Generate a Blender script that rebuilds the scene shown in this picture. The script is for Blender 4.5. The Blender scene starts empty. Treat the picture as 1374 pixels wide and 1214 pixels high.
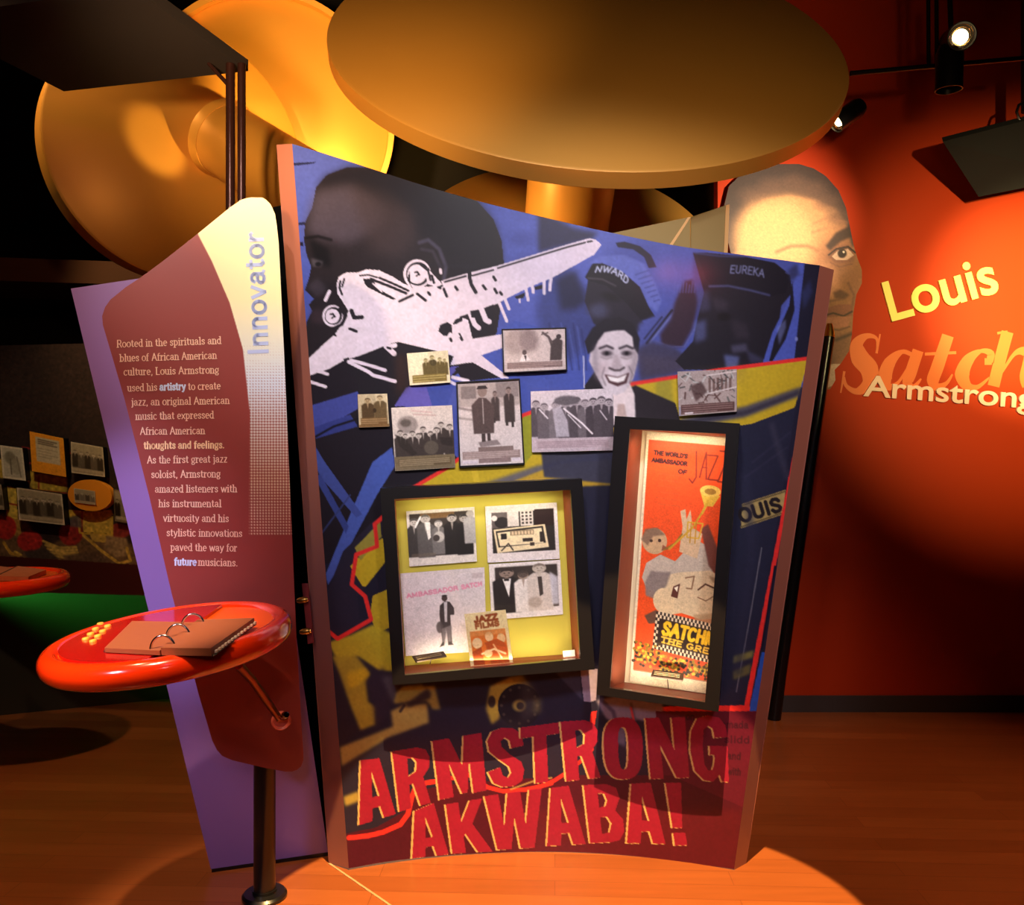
import bpy, bmesh, math, random
import numpy as np
from mathutils import Vector, Matrix
PI = math.pi
C = bpy.context.scene.collection
SC = bpy.context.scene

# ------------------------------------------------------------------ camera, world, lights, exposure
F, CX, HY, CH = 1150.0, 687.0, 615.0, 1.55          # focal length in px, principal column, horizon row, eye height
cam_d = bpy.data.cameras.new('camera'); cam = bpy.data.objects.new('camera', cam_d); C.objects.link(cam)
cam.location = (0, 0, CH); cam.rotation_euler = (PI / 2, 0, 0)
cam_d.sensor_width = 36; cam_d.lens = 36 * F / 1374; cam_d.shift_y = (HY - 607) / 1374
cam_d.clip_start = 0.05
SC.camera = cam
SC.view_settings.view_transform = 'Standard'; SC.view_settings.look = 'None'
SC.view_settings.gamma = 1; SC.view_settings.use_curve_mapping = False
SC.view_settings.exposure = 0.0
w = bpy.data.worlds.new('world'); SC.world = w; w.use_nodes = True
w.node_tree.nodes['Background'].inputs[0].default_value = (1, .62, .42, 1)
w.node_tree.nodes['Background'].inputs[1].default_value = 0.018

def spot(name, loc, aim, power, col, deg, blend=.5, radius=.05, scale=None):
    d = bpy.data.lights.new(name, 'SPOT'); d.energy = power; d.color = col
    d.spot_size = math.radians(deg); d.spot_blend = blend; d.shadow_soft_size = radius
    o = bpy.data.objects.new(name, d); C.objects.link(o); o.location = loc
    o.rotation_euler = (Vector(aim) - Vector(loc)).to_track_quat('-Z', 'Y').to_euler()
    if scale: o.scale = scale
    return o
WARM, WHITE, AMBER = (1, .66, .36), (1, .93, .95), (1, .60, .22)
spot('panel_spot_upper', (-.6, -1.0, 4.65), (-.02, 3.3, 2.05), 700, WHITE, 31, 1, .25)
spot('panel_spot_right', (1.2, -1.0, 4.6), (.55, 3.3, 1.85), 560, (1, .92, .95), 32, 1, .25)
spot('panel_fill_low', (.1, -1.8, 2.9), (.12, 3.3, .75), 210, (1, .86, .86), 26, 1, .25)  # added frontal fill, lifts the lower mural and the case shadows
spot('edge_spot', (-2.3, 1.7, 3.7), (-.82, 3.1, 2.45), 420, (1, .66, .30), 20, 1, .05)
spot('text_spot', (-1.0, .5, 3.6), (-.93, 3.0, 2.22), 330, (1, .86, .70), 30, 1, .06)
spot('violet_spot', (-1.9, .9, 2.4), (-1.22, 3.15, 1.2), 300, (.80, .80, 1), 22, 1, .05)
spot('violet_fill_low', (-1.7, 1.2, 1.7), (-.95, 3.25, .45), 60, (.85, .78, 1), 40, 1, .15)  # fill light added to brighten the lower purple board
spot('gold_disc_spot', (-1.0, .9, 2.3), (-.8, 4.1, 3.35), 620, (1, .60, .24), 40, 1, .1)
spot('gold_disc_fill', (.9, .4, 2.4), (.7, 4.3, 3.6), 160, (1, .66, .32), 50, 1, .1)

spot('spool_back_spot', (-.58, 3.85, 2.88), (-1.08, 4.9, 3.6), 190, (1, .56, .13), 70, .5, .03)
spot('spool_wedge_spot', (-.45, 3.72, 2.08), (-1.60, 4.2, 2.99), 190, (1, .62, .18), 10, .7, .02)
spot('spool_fill', (-1.0, 2.4, 2.6), (-1.7, 4.3, 3.1), 20, (1, .54, .2), 60, .9, .05)
spot('spool_rim_spot', (-2.7, 3.5, 4.2), (-2.15, 4.4, 3.2), 160, AMBER, 50, .5, .03)
spot('flange_spot', (-.4, 4.5, 2.6), (.35, 5.1, 2.85), 40, AMBER, 90, .6, .03)
spot('wall_spot', (2.2, 1.0, 2.7), (3.10, 5.25, 2.36), 950, (1, .80, .34), 40, 1, .03)
spot('wall_spot_centre', (2.7, 1.6, 2.7), (3.20, 5.25, 2.52), 1900, (1, .90, .34), 25, 1, .03)
for n_, p_, c_ in (('pink_lamp', (-.53, .24, 2.97), (1, .25, .55)), ('red_lamp', (-.71, .25, 2.95), (1, .08, .12))):
    d_ = bpy.data.lights.new(n_, 'POINT'); d_.energy = 5; d_.color = c_; d_.shadow_soft_size = .03; o_ = bpy.data.objects.new(n_, d_); C.objects.link(o_); o_.location = p_
spot('portrait_spot', (1.9, 2.6, 2.75), (1.58, 5.2, 3.0), 700, (1, .80, .52), 27, 1, .03)
spot('floor_spot', (.25, 1.5, 4.5), (.16, 2.86, 0), 3300, (1, .62, .24), 21.5, .05, .01, (1.2, .9, 1))
spot('table_spot', (-1.25, 1.2, 3.4), (-1.05, 2.46, .95), 560, (1, .66, .38), 18, .8, .05)
spot('collage_spot', (-2.3, 3.4, 3.3), (-2.6, 4.9, 1.35), 60, (1, .80, .52), 50, .9, .05)
spot('floor_left_spot', (-2.2, 2.0, 4.2), (-1.8, 3.4, 0), 290, (1, .55, .25), 55, .9, .05)
spot('floor_right_spot', (1.9, 2.4, 4.2), (1.6, 3.9, 0), 300, (1, .55, .28), 46, .9, .05)

# ------------------------------------------------------------------ helpers
def lin(c):
    c = np.asarray(c, float) / 255.0
    return np.where(c <= .04045, c / 12.92, ((c + .055) / 1.055) ** 2.4)
def lin4(c): return tuple(lin(c)) + (1.0,)
def P(px, py, Y): return Vector(((px - CX) / F * Y, Y, CH + (HY - py) / F * Y))
def ray(px, py): return np.stack([(np.asarray(px, float) - CX) / F, np.ones_like(np.asarray(px, float)), (HY - np.asarray(py, float)) / F], -1)
EYE = np.array([0, 0, CH])
def proj(v): return CX + F * v[..., 0] / v[..., 1], HY - F * (v[..., 2] - CH) / v[..., 1]
class Plane:                                            # a plane in the room, and where a sight line meets it
    def __init__(s, p, n): s.p = np.array(p, float); s.n = np.array(n, float) / np.linalg.norm(n)
    def hit(s, px, py):
        d = ray(px, py); t = ((s.p - EYE) @ s.n) / (d @ s.n)
        return EYE + d * t[..., None]
    def off(s, k): return Plane(s.p + s.n * k, s.n)
def tag(o, label, cat, group=None, kind=None):
    o['label'] = label; o['category'] = cat
    if group: o['group'] = group
    if kind: o['kind'] = kind
    return o
def root(name, loc, label, cat, group=None):
    o = bpy.data.objects.new(name, None); C.objects.link(o); o.location = loc; o.empty_display_size = .05
    return tag(o, label, cat, group)
def link(name, me, mat=None, parent=None, kind=None):
    me.name = name
    o = bpy.data.objects.new(name, me); C.objects.link(o)
    if mat is not None and not me.materials: me.materials.append(mat)
    if parent is not None:
        o.parent = parent; bpy.context.view_layer.update(); o.matrix_parent_inverse = parent.matrix_world.inverted()
    if kind: o['kind'] = kind
    return o
def mesh(V, Fc, smooth=False):
    me = bpy.data.meshes.new('m'); me.from_pydata([tuple(map(float, v)) for v in V], [], Fc); me.update()
    if smooth:
        for p in me.polygons: p.use_smooth = True
    return me
def bm_mesh(bm, smooth=False, angle=None):
    bmesh.ops.recalc_face_normals(bm, faces=bm.faces)
    me = bpy.data.meshes.new('m'); bm.to_mesh(me); bm.free()
    for p in me.polygons: p.use_smooth = smooth
    if smooth and angle:
        me.set_sharp_from_angle(angle=math.radians(angle))
    return me
def bevel(bm, wd, seg=2):
    bmesh.ops.bevel(bm, geom=[e for e in bm.edges], offset=wd, segments=seg, affect='EDGES', profile=.5)
def box_bm(bm, lo, hi):
    r = bmesh.ops.create_cube(bm, size=1)
    for v in r['verts']:
        v.co = Vector([lo[i] + (v.co[i] + .5) * (hi[i] - lo[i]) for i in range(3)])
    return r['verts']
def box(name, lo, hi, mat, parent=None, bev=0, kind=None):
    bm = bmesh.new(); box_bm(bm, lo, hi)
    if bev: bevel(bm, bev)
    return link(name, bm_mesh(bm), mat, parent, kind)
def prism(front, depth_vec, bm=None, bev=0):            # a solid with the given front outline
    own = bm is None
    if own: bm = bmesh.new()
    dv = Vector(depth_vec); fr = [bm.verts.new(Vector(v)) for v in front]; bk = [bm.verts.new(Vector(v) + dv) for v in front]
    n = len(fr); bm.faces.new(fr); bm.faces.new(bk[::-1])
    for i in range(n): bm.faces.new([fr[i], bk[i], bk[(i + 1) % n], fr[(i + 1) % n]])
    if bev: bevel(bm, bev)
    return bm
def tube(pts, r, seg=16, bm=None, closed=False, caps=True):
    own = bm is None
    if own: bm = bmesh.new()
    pts = [Vector(p) for p in pts]; n = len(pts); rr = r if hasattr(r, '__len__') else [r] * n
    rings = []; up = None
    for i, p in enumerate(pts):
        t = ((pts[(i + 1) % n] - pts[i - 1]) if closed or 0 < i < n - 1 else (pts[min(i + 1, n - 1)] - pts[max(i - 1, 0)])).normalized()
        if up is None:
            up = Vector((0, 0, 1)) if abs(t.z) < .9 else Vector((1, 0, 0))
        a = t.cross(up).normalized(); up = a.cross(t).normalized()
        rings.append([bm.verts.new(p + (a * math.cos(2 * PI * k / seg) + up * math.sin(2 * PI * k / seg)) * rr[i]) for k in range(seg)])
    for i in range(n if closed else n - 1):
        A, B = rings[i], rings[(i + 1) % n]
        for k in range(seg): bm.faces.new([A[k], A[(k + 1) % seg], B[(k + 1) % seg], B[k]])
    if caps and not closed: bm.faces.new(rings[0][::-1]); bm.faces.new(rings[-1])
    return bm
def lathe(prof, seg=64, M=None, bm=None):               # profile (r, z) turned about local z, then placed by M
    own = bm is None
    if own: bm = bmesh.new()
    M = M or Matrix()
    rings = []
    for r, z in prof:
        if r < 1e-6: rings.append([bm.verts.new(M @ Vector((0, 0, z)))])
        else: rings.append([bm.verts.new(M @ Vector((r * math.cos(2 * PI * k / seg), r * math.sin(2 * PI * k / seg), z))) for k in range(seg)])
    for A, B in zip(rings, rings[1:]):
        for k in range(seg):
            k2 = (k + 1) % seg
            if len(A) == 1 and len(B) == 1: continue
            if len(A) == 1: bm.faces.new([A[0], B[k], B[k2]])
            elif len(B) == 1: bm.faces.new([A[k], A[k2], B[0]])
            else: bm.faces.new([A[k], A[k2], B[k2], B[k]])
    return bm
def frame_from(n, c, up=(0, 0, 1)):
    z = Vector(n).normalized(); x = Vector(up).cross(z).normalized(); y = z.cross(x)
    M = Matrix((x, y, z)).transposed().to_4x4(); M.translation = Vector(c); return M

# ------------------------------------------------------------------ materials
MATS = {}
def mat(name, col, rough=.5, metal=0, coat=0, emit=None, es=0, noise=0, nscale=8, spec=.5, bump=0, **kw):
    if name in MATS: return MATS[name]
    m = bpy.data.materials.new(name); m.use_nodes = True; nt = m.node_tree; b = nt.nodes['Principled BSDF']
    b.inputs['Base Color'].default_value = lin4(col); b.inputs['Roughness'].default_value = rough; b.inputs['Metallic'].default_value = metal
    b.inputs['Coat Weight'].default_value = coat; b.inputs['Coat Roughness'].default_value = .12; b.inputs['Specular IOR Level'].default_value = spec
    for k, v in kw.items(): b.inputs[k.replace('_', ' ')].default_value = v
    if emit: b.inputs['Emission Color'].default_value = lin4(emit); b.inputs['Emission Strength'].default_value = es
    if noise or bump:
        tc = nt.nodes.new('ShaderNodeTexCoord'); nz = nt.nodes.new('ShaderNodeTexNoise'); nz.inputs['Scale'].default_value = nscale; nz.inputs['Detail'].default_value = 6
        nt.links.new(tc.outputs['Object'], nz.inputs['Vector'])
        if noise:
            r = nt.nodes.new('ShaderNodeMapRange'); r.inputs[3].default_value = 1 - noise; r.inputs[4].default_value = 1 + noise
            mx = nt.nodes.new('ShaderNodeMix'); mx.data_type = 'RGBA'; mx.blend_type = 'MULTIPLY'; mx.inputs[0].default_value = 1
            mx.inputs[6].default_value = lin4(col); nt.links.new(nz.outputs['Fac'], r.inputs[0]); nt.links.new(r.outputs[0], mx.inputs[7]); nt.links.new(mx.outputs[2], b.inputs['Base Color'])
        if bump:
            bp = nt.nodes.new('ShaderNodeBump'); bp.inputs['Strength'].default_value = bump; bp.inputs['Distance'].default_value = .01
            nt.links.new(nz.outputs['Fac'], bp.inputs['Height']); nt.links.new(bp.outputs[0], b.inputs['Normal'])
    MATS[name] = m; return m
def printed(name, rough=.45, coat=0, coat_rough=.1, spec=.4):       # ink on a surface: colours live on the mesh
    if name in MATS: return MATS[name]
    m = mat(name, (255, 255, 255), rough, coat=coat, spec=spec); nt = m.node_tree
    m.node_tree.nodes['Principled BSDF'].inputs['Coat Roughness'].default_value = coat_rough
    a = nt.nodes.new('ShaderNodeAttribute'); a.attribute_name = 'ink'
    nt.links.new(a.outputs['Color'], nt.nodes['Principled BSDF'].inputs['Base Color']); return m
INK_GLOSS = printed('glossy_print', .42, .28, .13, .22)
INK = printed('matt_print', .5)
BLACK = mat('black_paint', (16, 15, 17), .35)
FRAME = mat('black_lacquer', (22, 20, 22), .3)
def glass_mat():
    m = bpy.data.materials.new('thin_glass'); m.use_nodes = True; nt = m.node_tree; nt.nodes.clear()
    o = nt.nodes.new('ShaderNodeOutputMaterial'); t = nt.nodes.new('ShaderNodeBsdfTransparent'); g = nt.nodes.new('ShaderNodeBsdfGlossy')
    mx = nt.nodes.new('ShaderNodeMixShader'); fr = nt.nodes.new('ShaderNodeFresnel'); fr.inputs[0].default_value = 1.35
    g.inputs['Roughness'].default_value = .03
    nt.links.new(fr.outputs[0], mx.inputs[0]); nt.links.new(t.outputs[0], mx.inputs[1]); nt.links.new(g.outputs[0], mx.inputs[2]); nt.links.new(mx.outputs[0], o.inputs[0]); return m
GLASS = glass_mat()
CHROME = mat('chrome', (210, 205, 205), .12, 1)
BRASS = mat('brass', (190, 140, 70), .3, 1)

# ------------------------------------------------------------------ ink painting (2-D artwork of the prints)
class Canvas:
    def __init__(s, x0, y0, x1, y1, bg, ss=2):
        s.x0, s.y0, s.ss = x0, y0, ss; s.W = int((x1 - x0) * ss) + 1; s.H = int((y1 - y0) * ss) + 1
        s.a = np.empty((s.H, s.W, 3)); s.a[:] = np.array(bg, float) / 255
    def _win(s, xa, ya, xb, yb, pad):
        i0 = max(0, int((xa - s.x0 - pad) * s.ss)); i1 = min(s.W, int((xb - s.x0 + pad) * s.ss) + 2)
        j0 = max(0, int((ya - s.y0 - pad) * s.ss)); j1 = min(s.H, int((yb - s.y0 + pad) * s.ss) + 2)
        if i1 <= i0 or j1 <= j0: return None
        X, Y = np.meshgrid(s.x0 + (np.arange(i0, i1) + .5) / s.ss, s.y0 + (np.arange(j0, j1) + .5) / s.ss)
        return i0, i1, j0, j1, X, Y
    def put(s, wn, m, col, a):
        i0, i1, j0, j1 = wn[:4]; m = (m * a)[..., None]
        s.a[j0:j1, i0:i1] = s.a[j0:j1, i0:i1] * (1 - m) + np.array(col, float) / 255 * m
    def poly(s, pts, col, a=1, soft=0, rings=None):
        rings = rings or [pts]; al = np.array([p for r in rings for p in r], float)
        wn = s._win(al[:, 0].min(), al[:, 1].min(), al[:, 0].max(), al[:, 1].max(), soft * 2 + 1)
        if wn is None: return
        X, Y = wn[4:]; ins = np.zeros(X.shape, bool)
        for r in rings:
            n = len(r)
            for i in range(n):
                (xa, ya), (xb, yb) = r[i], r[(i + 1) % n]
                if ya == yb: continue
                ins ^= ((ya > Y) != (yb > Y)) & (X < (xb - xa) * (Y - ya) / (yb - ya) + xa)
        m = ins.astype(float)
        k = int(round(soft * s.ss)) if soft else 0
        for _ in range(2 if k else 0): m = blur(m, k)
        s.put(wn, m, col, a)
    def line(s, pts, wd, col, a=1, soft=.35):
        p = np.array(pts, float); wn = s._win(p[:, 0].min(), p[:, 1].min(), p[:, 0].max(), p[:, 1].max(), wd + soft + 1)
        if wn is None: return
        X, Y = wn[4:]; d = np.full(X.shape, 1e9)
        for (xa, ya), (xb, yb) in zip(p, p[1:]):
            dx, dy = xb - xa, yb - ya; L = dx * dx + dy * dy + 1e-9
            t = np.clip(((X - xa) * dx + (Y - ya) * dy) / L, 0, 1); d = np.minimum(d, np.hypot(X - xa - t * dx, Y - ya - t * dy))
        s.put(wn, np.clip((wd / 2 - d) / (2 * soft) + .5, 0, 1), col, a)
    def ell(s, cx, cy, rx, ry, col, a=1, soft=.3, rot=0):
        R = max(rx, ry); wn = s._win(cx - R, cy - R, cx + R, cy + R, soft + 1)
        if wn is None: return
        X, Y = wn[4:]; c, q = math.cos(rot), math.sin(rot); u = ((X - cx) * c + (Y - cy) * q) / rx; v = (-(X - cx) * q + (Y - cy) * c) / ry
        d = (1 - np.hypot(u, v)) * min(rx, ry); s.put(wn, np.clip(d / (2 * soft) + .5, 0, 1), col, a)
    def speckle(s, amt, cell, seed, box=None, pts=None):      # printed grain
        rg = np.random.default_rng(abs(int(seed))); h, wd = s.H // cell + 2, s.W // cell + 2
        n = rg.normal(size=(h, wd)); yi = np.arange(s.H) / cell; xi = np.arange(s.W) / cell
        y0 = yi.astype(int); x0 = xi.astype(int); fy = (yi - y0)[:, None]; fx = (xi - x0)[None]
        g = (n[y0][:, x0] * (1 - fx) + n[y0][:, x0 + 1] * fx) * (1 - fy) + (n[y0 + 1][:, x0] * (1 - fx) + n[y0 + 1][:, x0 + 1] * fx) * fy
        s.a = np.clip(s.a * (1 + amt * g[..., None]), 0, 1)
    def soften_box(s, x0, y0, x1, y1, k):
        i0, i1, j0, j1 = int((x0 - s.x0) * s.ss), int((x1 - s.x0) * s.ss), int((y0 - s.y0) * s.ss), int((y1 - s.y0) * s.ss); w_ = s.a[j0:j1, i0:i1]
        s.a[j0:j1, i0:i1] = np.stack([blur(w_[..., i], k) for i in range(3)], -1)
    def soften(s, k):
        if k: s.a = np.stack([blur(s.a[..., i], k) for i in range(3)], -1)
    def at(s, px, py):
        x = np.clip((px - s.x0) * s.ss - .5, 0, s.W - 1.001); y = np.clip((py - s.y0) * s.ss - .5, 0, s.H - 1.001)
        i = x.astype(int); j = y.astype(int); fx = (x - i)[..., None]; fy = (y - j)[..., None]; A = s.a
        i2 = np.minimum(i + 1, s.W - 1); j2 = np.minimum(j + 1, s.H - 1)
        return lin(255 * ((A[j, i] * (1 - fx) + A[j, i2] * fx) * (1 - fy) + (A[j2, i] * (1 - fx) + A[j2, i2] * fx) * fy))
def blur(m, k):
    for ax in (0, 1):
        p = np.pad(m, [(k + 1, k) if a == ax else (0, 0) for a in (0, 1)], mode='edge'); c = np.cumsum(p, ax)
        n = m.shape[ax]; sl = lambda o: tuple(slice(o, o + n) if a == ax else slice(None) for a in (0, 1))
        m = (c[sl(2 * k + 1)] - c[sl(0)]) / (2 * k + 1)
    return m
class Q:                                                # artwork laid out in the unit square of one print
    def __init__(s, cv, quad): s.c = cv; s.q = np.array(quad, float); s.s = (np.linalg.norm(s.q[1] - s.q[0]) + np.linalg.norm(s.q[3] - s.q[0])) / 2; s.w = np.linalg.norm(s.q[1] - s.q[0]); s.h = np.linalg.norm(s.q[3] - s.q[0])
    def m(s, u, v): a, b, c, d = s.q; return tuple(a * (1 - u) * (1 - v) + b * u * (1 - v) + c * u * v + d * (1 - u) * v)
    def poly(s, pts, col, a=1, soft=0): s.c.poly([s.m(*p) for p in pts], col, a, soft)
    def rect(s, u0, v0, u1, v1, col, a=1, soft=0): s.poly([(u0, v0), (u1, v0), (u1, v1), (u0, v1)], col, a, soft)
    def line(s, pts, wd, col, a=1): s.c.line([s.m(*p) for p in pts], wd, col, a)
    def ell(s, u, v, ru, rv, col, a=1, soft=0): s.poly([(u + ru * math.cos(t * PI / 10), v + rv * math.sin(t * PI / 10)) for t in range(20)], col, a, soft)

# stroke letters: cap height 1, x-height .68, y up
def arc(cx, cy, rx, ry, a0, a1, n=10): return [(cx + rx * math.cos(math.radians(a0 + (a1 - a0) * i / n)), cy + ry * math.sin(math.radians(a0 + (a1 - a0) * i / n))) for i in range(n + 1)]
X = .68; O_ = arc(.30, .34, .25, .34, 0, 360, 18)
G_ = {
 'a': (.60, [[(.10, .53)] + arc(.27, .50, .17, .18, 140, 0, 6) + [(.44, .10), (.56, .02)], arc(.25, .19, .19, .18, 70, 290, 8)  + [(.44, .16)]  , [(.44, .40), (.30, .37)]]),
 'b': (.62, [[(.10, 1), (.10, 0)], arc(.31, .34, .22, .33, 160, -160, 12)]), 'c': (.54, [arc(.29, .34, .23, .34, 45, 315, 12)]),
 'd': (.64, [[(.50, 1), (.50, 0)], arc(.29, .34, .22, .33, 20, 340, 12)]), 'e': (.57, [[(.07, .37), (.51, .37)] + arc(.29, .34, .22, .34, 5, 310, 12)]),
 'f': (.40, [[(.16, 0), (.16, .78)] + arc(.31, .80, .15, .19, 180, 60, 6), [(.03, X), (.34, X)]]),
 'g': (.60, [arc(.27, .42, .20, .25, 0, 360, 14), [(.17, .20), (.12, .08), (.40, .04), (.50, -.10), (.38, -.25), (.16, -.25), (.07, -.12), (.15, .02)], [(.42, .60), (.54, X)]]),
 'h': (.64, [[(.12, 1), (.12, 0)], arc(.31, .46, .19, .22, 165, 0, 7) + [(.50, 0)]]), 'i': (.30, [[(.15, X), (.15, 0)], [(.15, .93), (.15, .95)]]),
 'j': (.30, [[(.17, X), (.17, -.12), (.10, -.24), (0, -.22)], [(.17, .93), (.17, .95)]]), 'k': (.60, [[(.12, 1), (.12, 0)], [(.50, X), (.14, .26)], [(.24, .36), (.54, 0)]]),
 'l': (.30, [[(.15, 1), (.15, 0)]]), 'm': (.96, [[(.12, X), (.12, 0)], arc(.29, .46, .17, .22, 165, 0, 7) + [(.46, 0)], arc(.65, .46, .17, .22, 165, 0, 7) + [(.82, 0)]]),
 'n': (.64, [[(.12, X), (.12, 0)], arc(.31, .46, .19, .22, 165, 0, 7) + [(.50, 0)]]), 'o': (.60, [O_]), 'p': (.62, [[(.12, X), (.12, -.28)], arc(.31, .34, .22, .33, 160, -160, 12)]),
 'r': (.46, [[(.13, X), (.13, 0)], [(.13, .40), (.22, .60), (.36, .66), (.42, .58)]]), 's': (.50, [[(.42, .52), (.36, .65), (.20, .67), (.09, .57), (.12, .44), (.36, .30), (.43, .16), (.34, .03), (.16, .02), (.07, .16)]]),
 't': (.40, [[(.17, .88), (.17, .14), (.25, .02), (.37, .08)], [(.03, X), (.35, X)]]), 'u': (.64, [[(.12, X), (.12, .20)] + arc(.30, .20, .18, .19, 180, 330, 6), [(.50, X), (.50, 0)]]),
 'v': (.58, [[(.06, X), (.29, 0), (.52, X)]]), 'w': (.86, [[(.05, X), (.24, 0), (.43, .62), (.62, 0), (.81, X)]]), 'x': (.58, [[(.06, X), (.52, 0)], [(.52, X), (.06, 0)]]),
 'y': (.58, [[(.06, X), (.30, .02)], [(.53, X), (.26, -.12), (.16, -.25), (.05, -.22)]]), 'z': (.52, [[(.08, X), (.44, X), (.07, 0), (.46, 0)]]),
 ',': (.26, [[(.12, .04), (.14, -.02), (.08, -.14)]]), '.': (.26, [[(.12, .03), (.12, .05)]]), ' ': (.30, []), '!': (.3, [[(.15, 1), (.15, .3)], [(.15, .03), (.15, .05)]]), "'": (.2, [[(.1, 1), (.08, .8)]]),
 'A': (.78, [[(.06, 0), (.38, 1), (.72, 0)], [(.18, .36), (.60, .36)]]), 'B': (.70, [[(.12, 0), (.12, 1), (.38, 1)] + arc(.38, .76, .2, .24, 90, -90, 7) + [(.12, .52)], [(.38, .52)] + arc(.40, .26, .22, .26, 90, -90, 7) + [(.12, 0)]]),
 'C': (.72, [arc(.38, .5, .30, .5, 48, 312, 14)]), 'D': (.74, [[(.12, 0), (.12, 1), (.34, 1)] + arc(.34, .5, .30, .5, 90, -90, 10) + [(.12, 0)]]), 'E': (.64, [[(.58, 1), (.12, 1), (.12, 0), (.58, 0)], [(.12, .52), (.50, .52)]]),
 'F': (.62, [[(.58, 1), (.12, 1), (.12, 0)], [(.12, .52), (.50, .52)]]), 'G': (.78, [arc(.38, .5, .30, .5, 48, 330, 14) + [(.66, .42), (.44, .42)]]), 'H': (.76, [[(.12, 0), (.12, 1)], [(.62, 0), (.62, 1)], [(.12, .52), (.62, .52)]]),
 'I': (.32, [[(.16, 1), (.16, 0)]]), 'J': (.5, [[(.36, 1), (.36, .2), (.25, 0), (.1, .05), (.05, .2)]]), 'K': (.72, [[(.12, 1), (.12, 0)], [(.62, 1), (.14, .42)], [(.28, .58), (.66, 0)]]), 'L': (.62, [[(.12, 1), (.12, 0), (.58, 0)]]),
 'M': (.92, [[(.10, 0), (.12, 1), (.44, .1), (.76, 1), (.78, 0)]]), 'N': (.78, [[(.12, 0), (.12, 1), (.64, 0), (.64, 1)]]), 'O': (.80, [arc(.40, .5, .32, .5, 0, 360, 20)]), 'R': (.72, [[(.12, 0), (.12, 1), (.40, 1)] + arc(.40, .74, .2, .26, 90, -90, 7) + [(.12, .48)], [(.40, .48), (.66, 0)]]),
 'S': (.66, [[(.58, .78), (.48, .97), (.24, 1), (.09, .82), (.14, .62), (.50, .40), (.58, .22), (.46, .02), (.20, 0), (.07, .2)]]), 'T': (.66, [[(.04, 1), (.62, 1)], [(.33, 1), (.33, 0)]]), 'U': (.76, [[(.12, 1), (.12, .3)] + arc(.38, .28, .26, .28, 180, 360, 8) + [(.64, 1)]]),
 'W': (1.0, [[(.05, 1), (.28, 0), (.5, .9), (.72, 0), (.95, 1)]]), 'Z': (.64, [[(.06, 1), (.58, 1), (.06, 0), (.6, 0)]]),
}
def strokes(txt, serif=False, gap=0.06):
    out, x = [], 0
    for ch in txt:
        adv, ls = G_[ch]
        for l in ls:
            out.append([(x + a, b) for a, b in l])
            if serif:
                for e, f in ((l[0], l[1]), (l[-1], l[-2])):
                    if abs(e[0] - f[0]) < .25 * abs(e[1] - f[1]) + 1e-9 and abs(e[1] - f[1]) > .15 and min(abs(e[1] - k) for k in (0, X, 1, -.28)) < .02:
                        up = e[1] > .5 and ch in 'bdhijklmnpru'
                        out.append([(x + e[0] - .15, e[1]), (x + e[0] + (.02 if up else .15), e[1])])
        x += adv + gap
    return out, x - gap
def ink_text(cv, txt, p0, p1, height, wd, col, a=1, bend=None, serif=False, shear=0, base_up=None):  # baseline from p0 to p1
    st, W = strokes(txt, serif); p0 = np.array(p0, float); d = (np.array(p1, float) - p0); L = np.linalg.norm(d); ex = d / L; ey = np.array([ex[1], -ex[0]]); k = L / W
    for l in st:
        pts = [tuple(p0 + ex * ((x + shear * y) * k) + ey * (y * height) + (ey * bend(x / W) if bend else 0)) for x, y in l]; cv.line(pts, wd, col, a)
def vinyl_text(plane, txt, p0, p1, height, wd, serif=False, bm=None, wd_thin=None):   # cut lettering lying on a plane
    st, W = strokes(txt, serif); p0 = np.array(p0, float); d = np.array(p1, float) - p0; L = np.linalg.norm(d); ex = d / L; ey = np.array([ex[1], -ex[0]]); k = L / W
    for l in st:
        pts = [p0 + ex * (x * k) + ey * (y * height) for x, y in l]
        for a, b in zip(pts, pts[1:]):
            t = b - a; n = np.linalg.norm(t)
            if n < 1e-6: continue
            t /= n; s = np.array([-t[1], t[0]])
            hor = abs(t @ ex); ww = wd if wd_thin is None else wd * (1 - hor) + wd_thin * hor
            a2, b2 = a - t * ww * .35, b + t * ww * .35
            q = np.array([a2 - s * ww / 2, b2 - s * ww / 2, b2 + s * ww / 2, a2 + s * ww / 2])
            bm.faces.new([bm.verts.new(v) for v in plane.hit(q[:, 0], q[:, 1])])
    return bm

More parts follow.
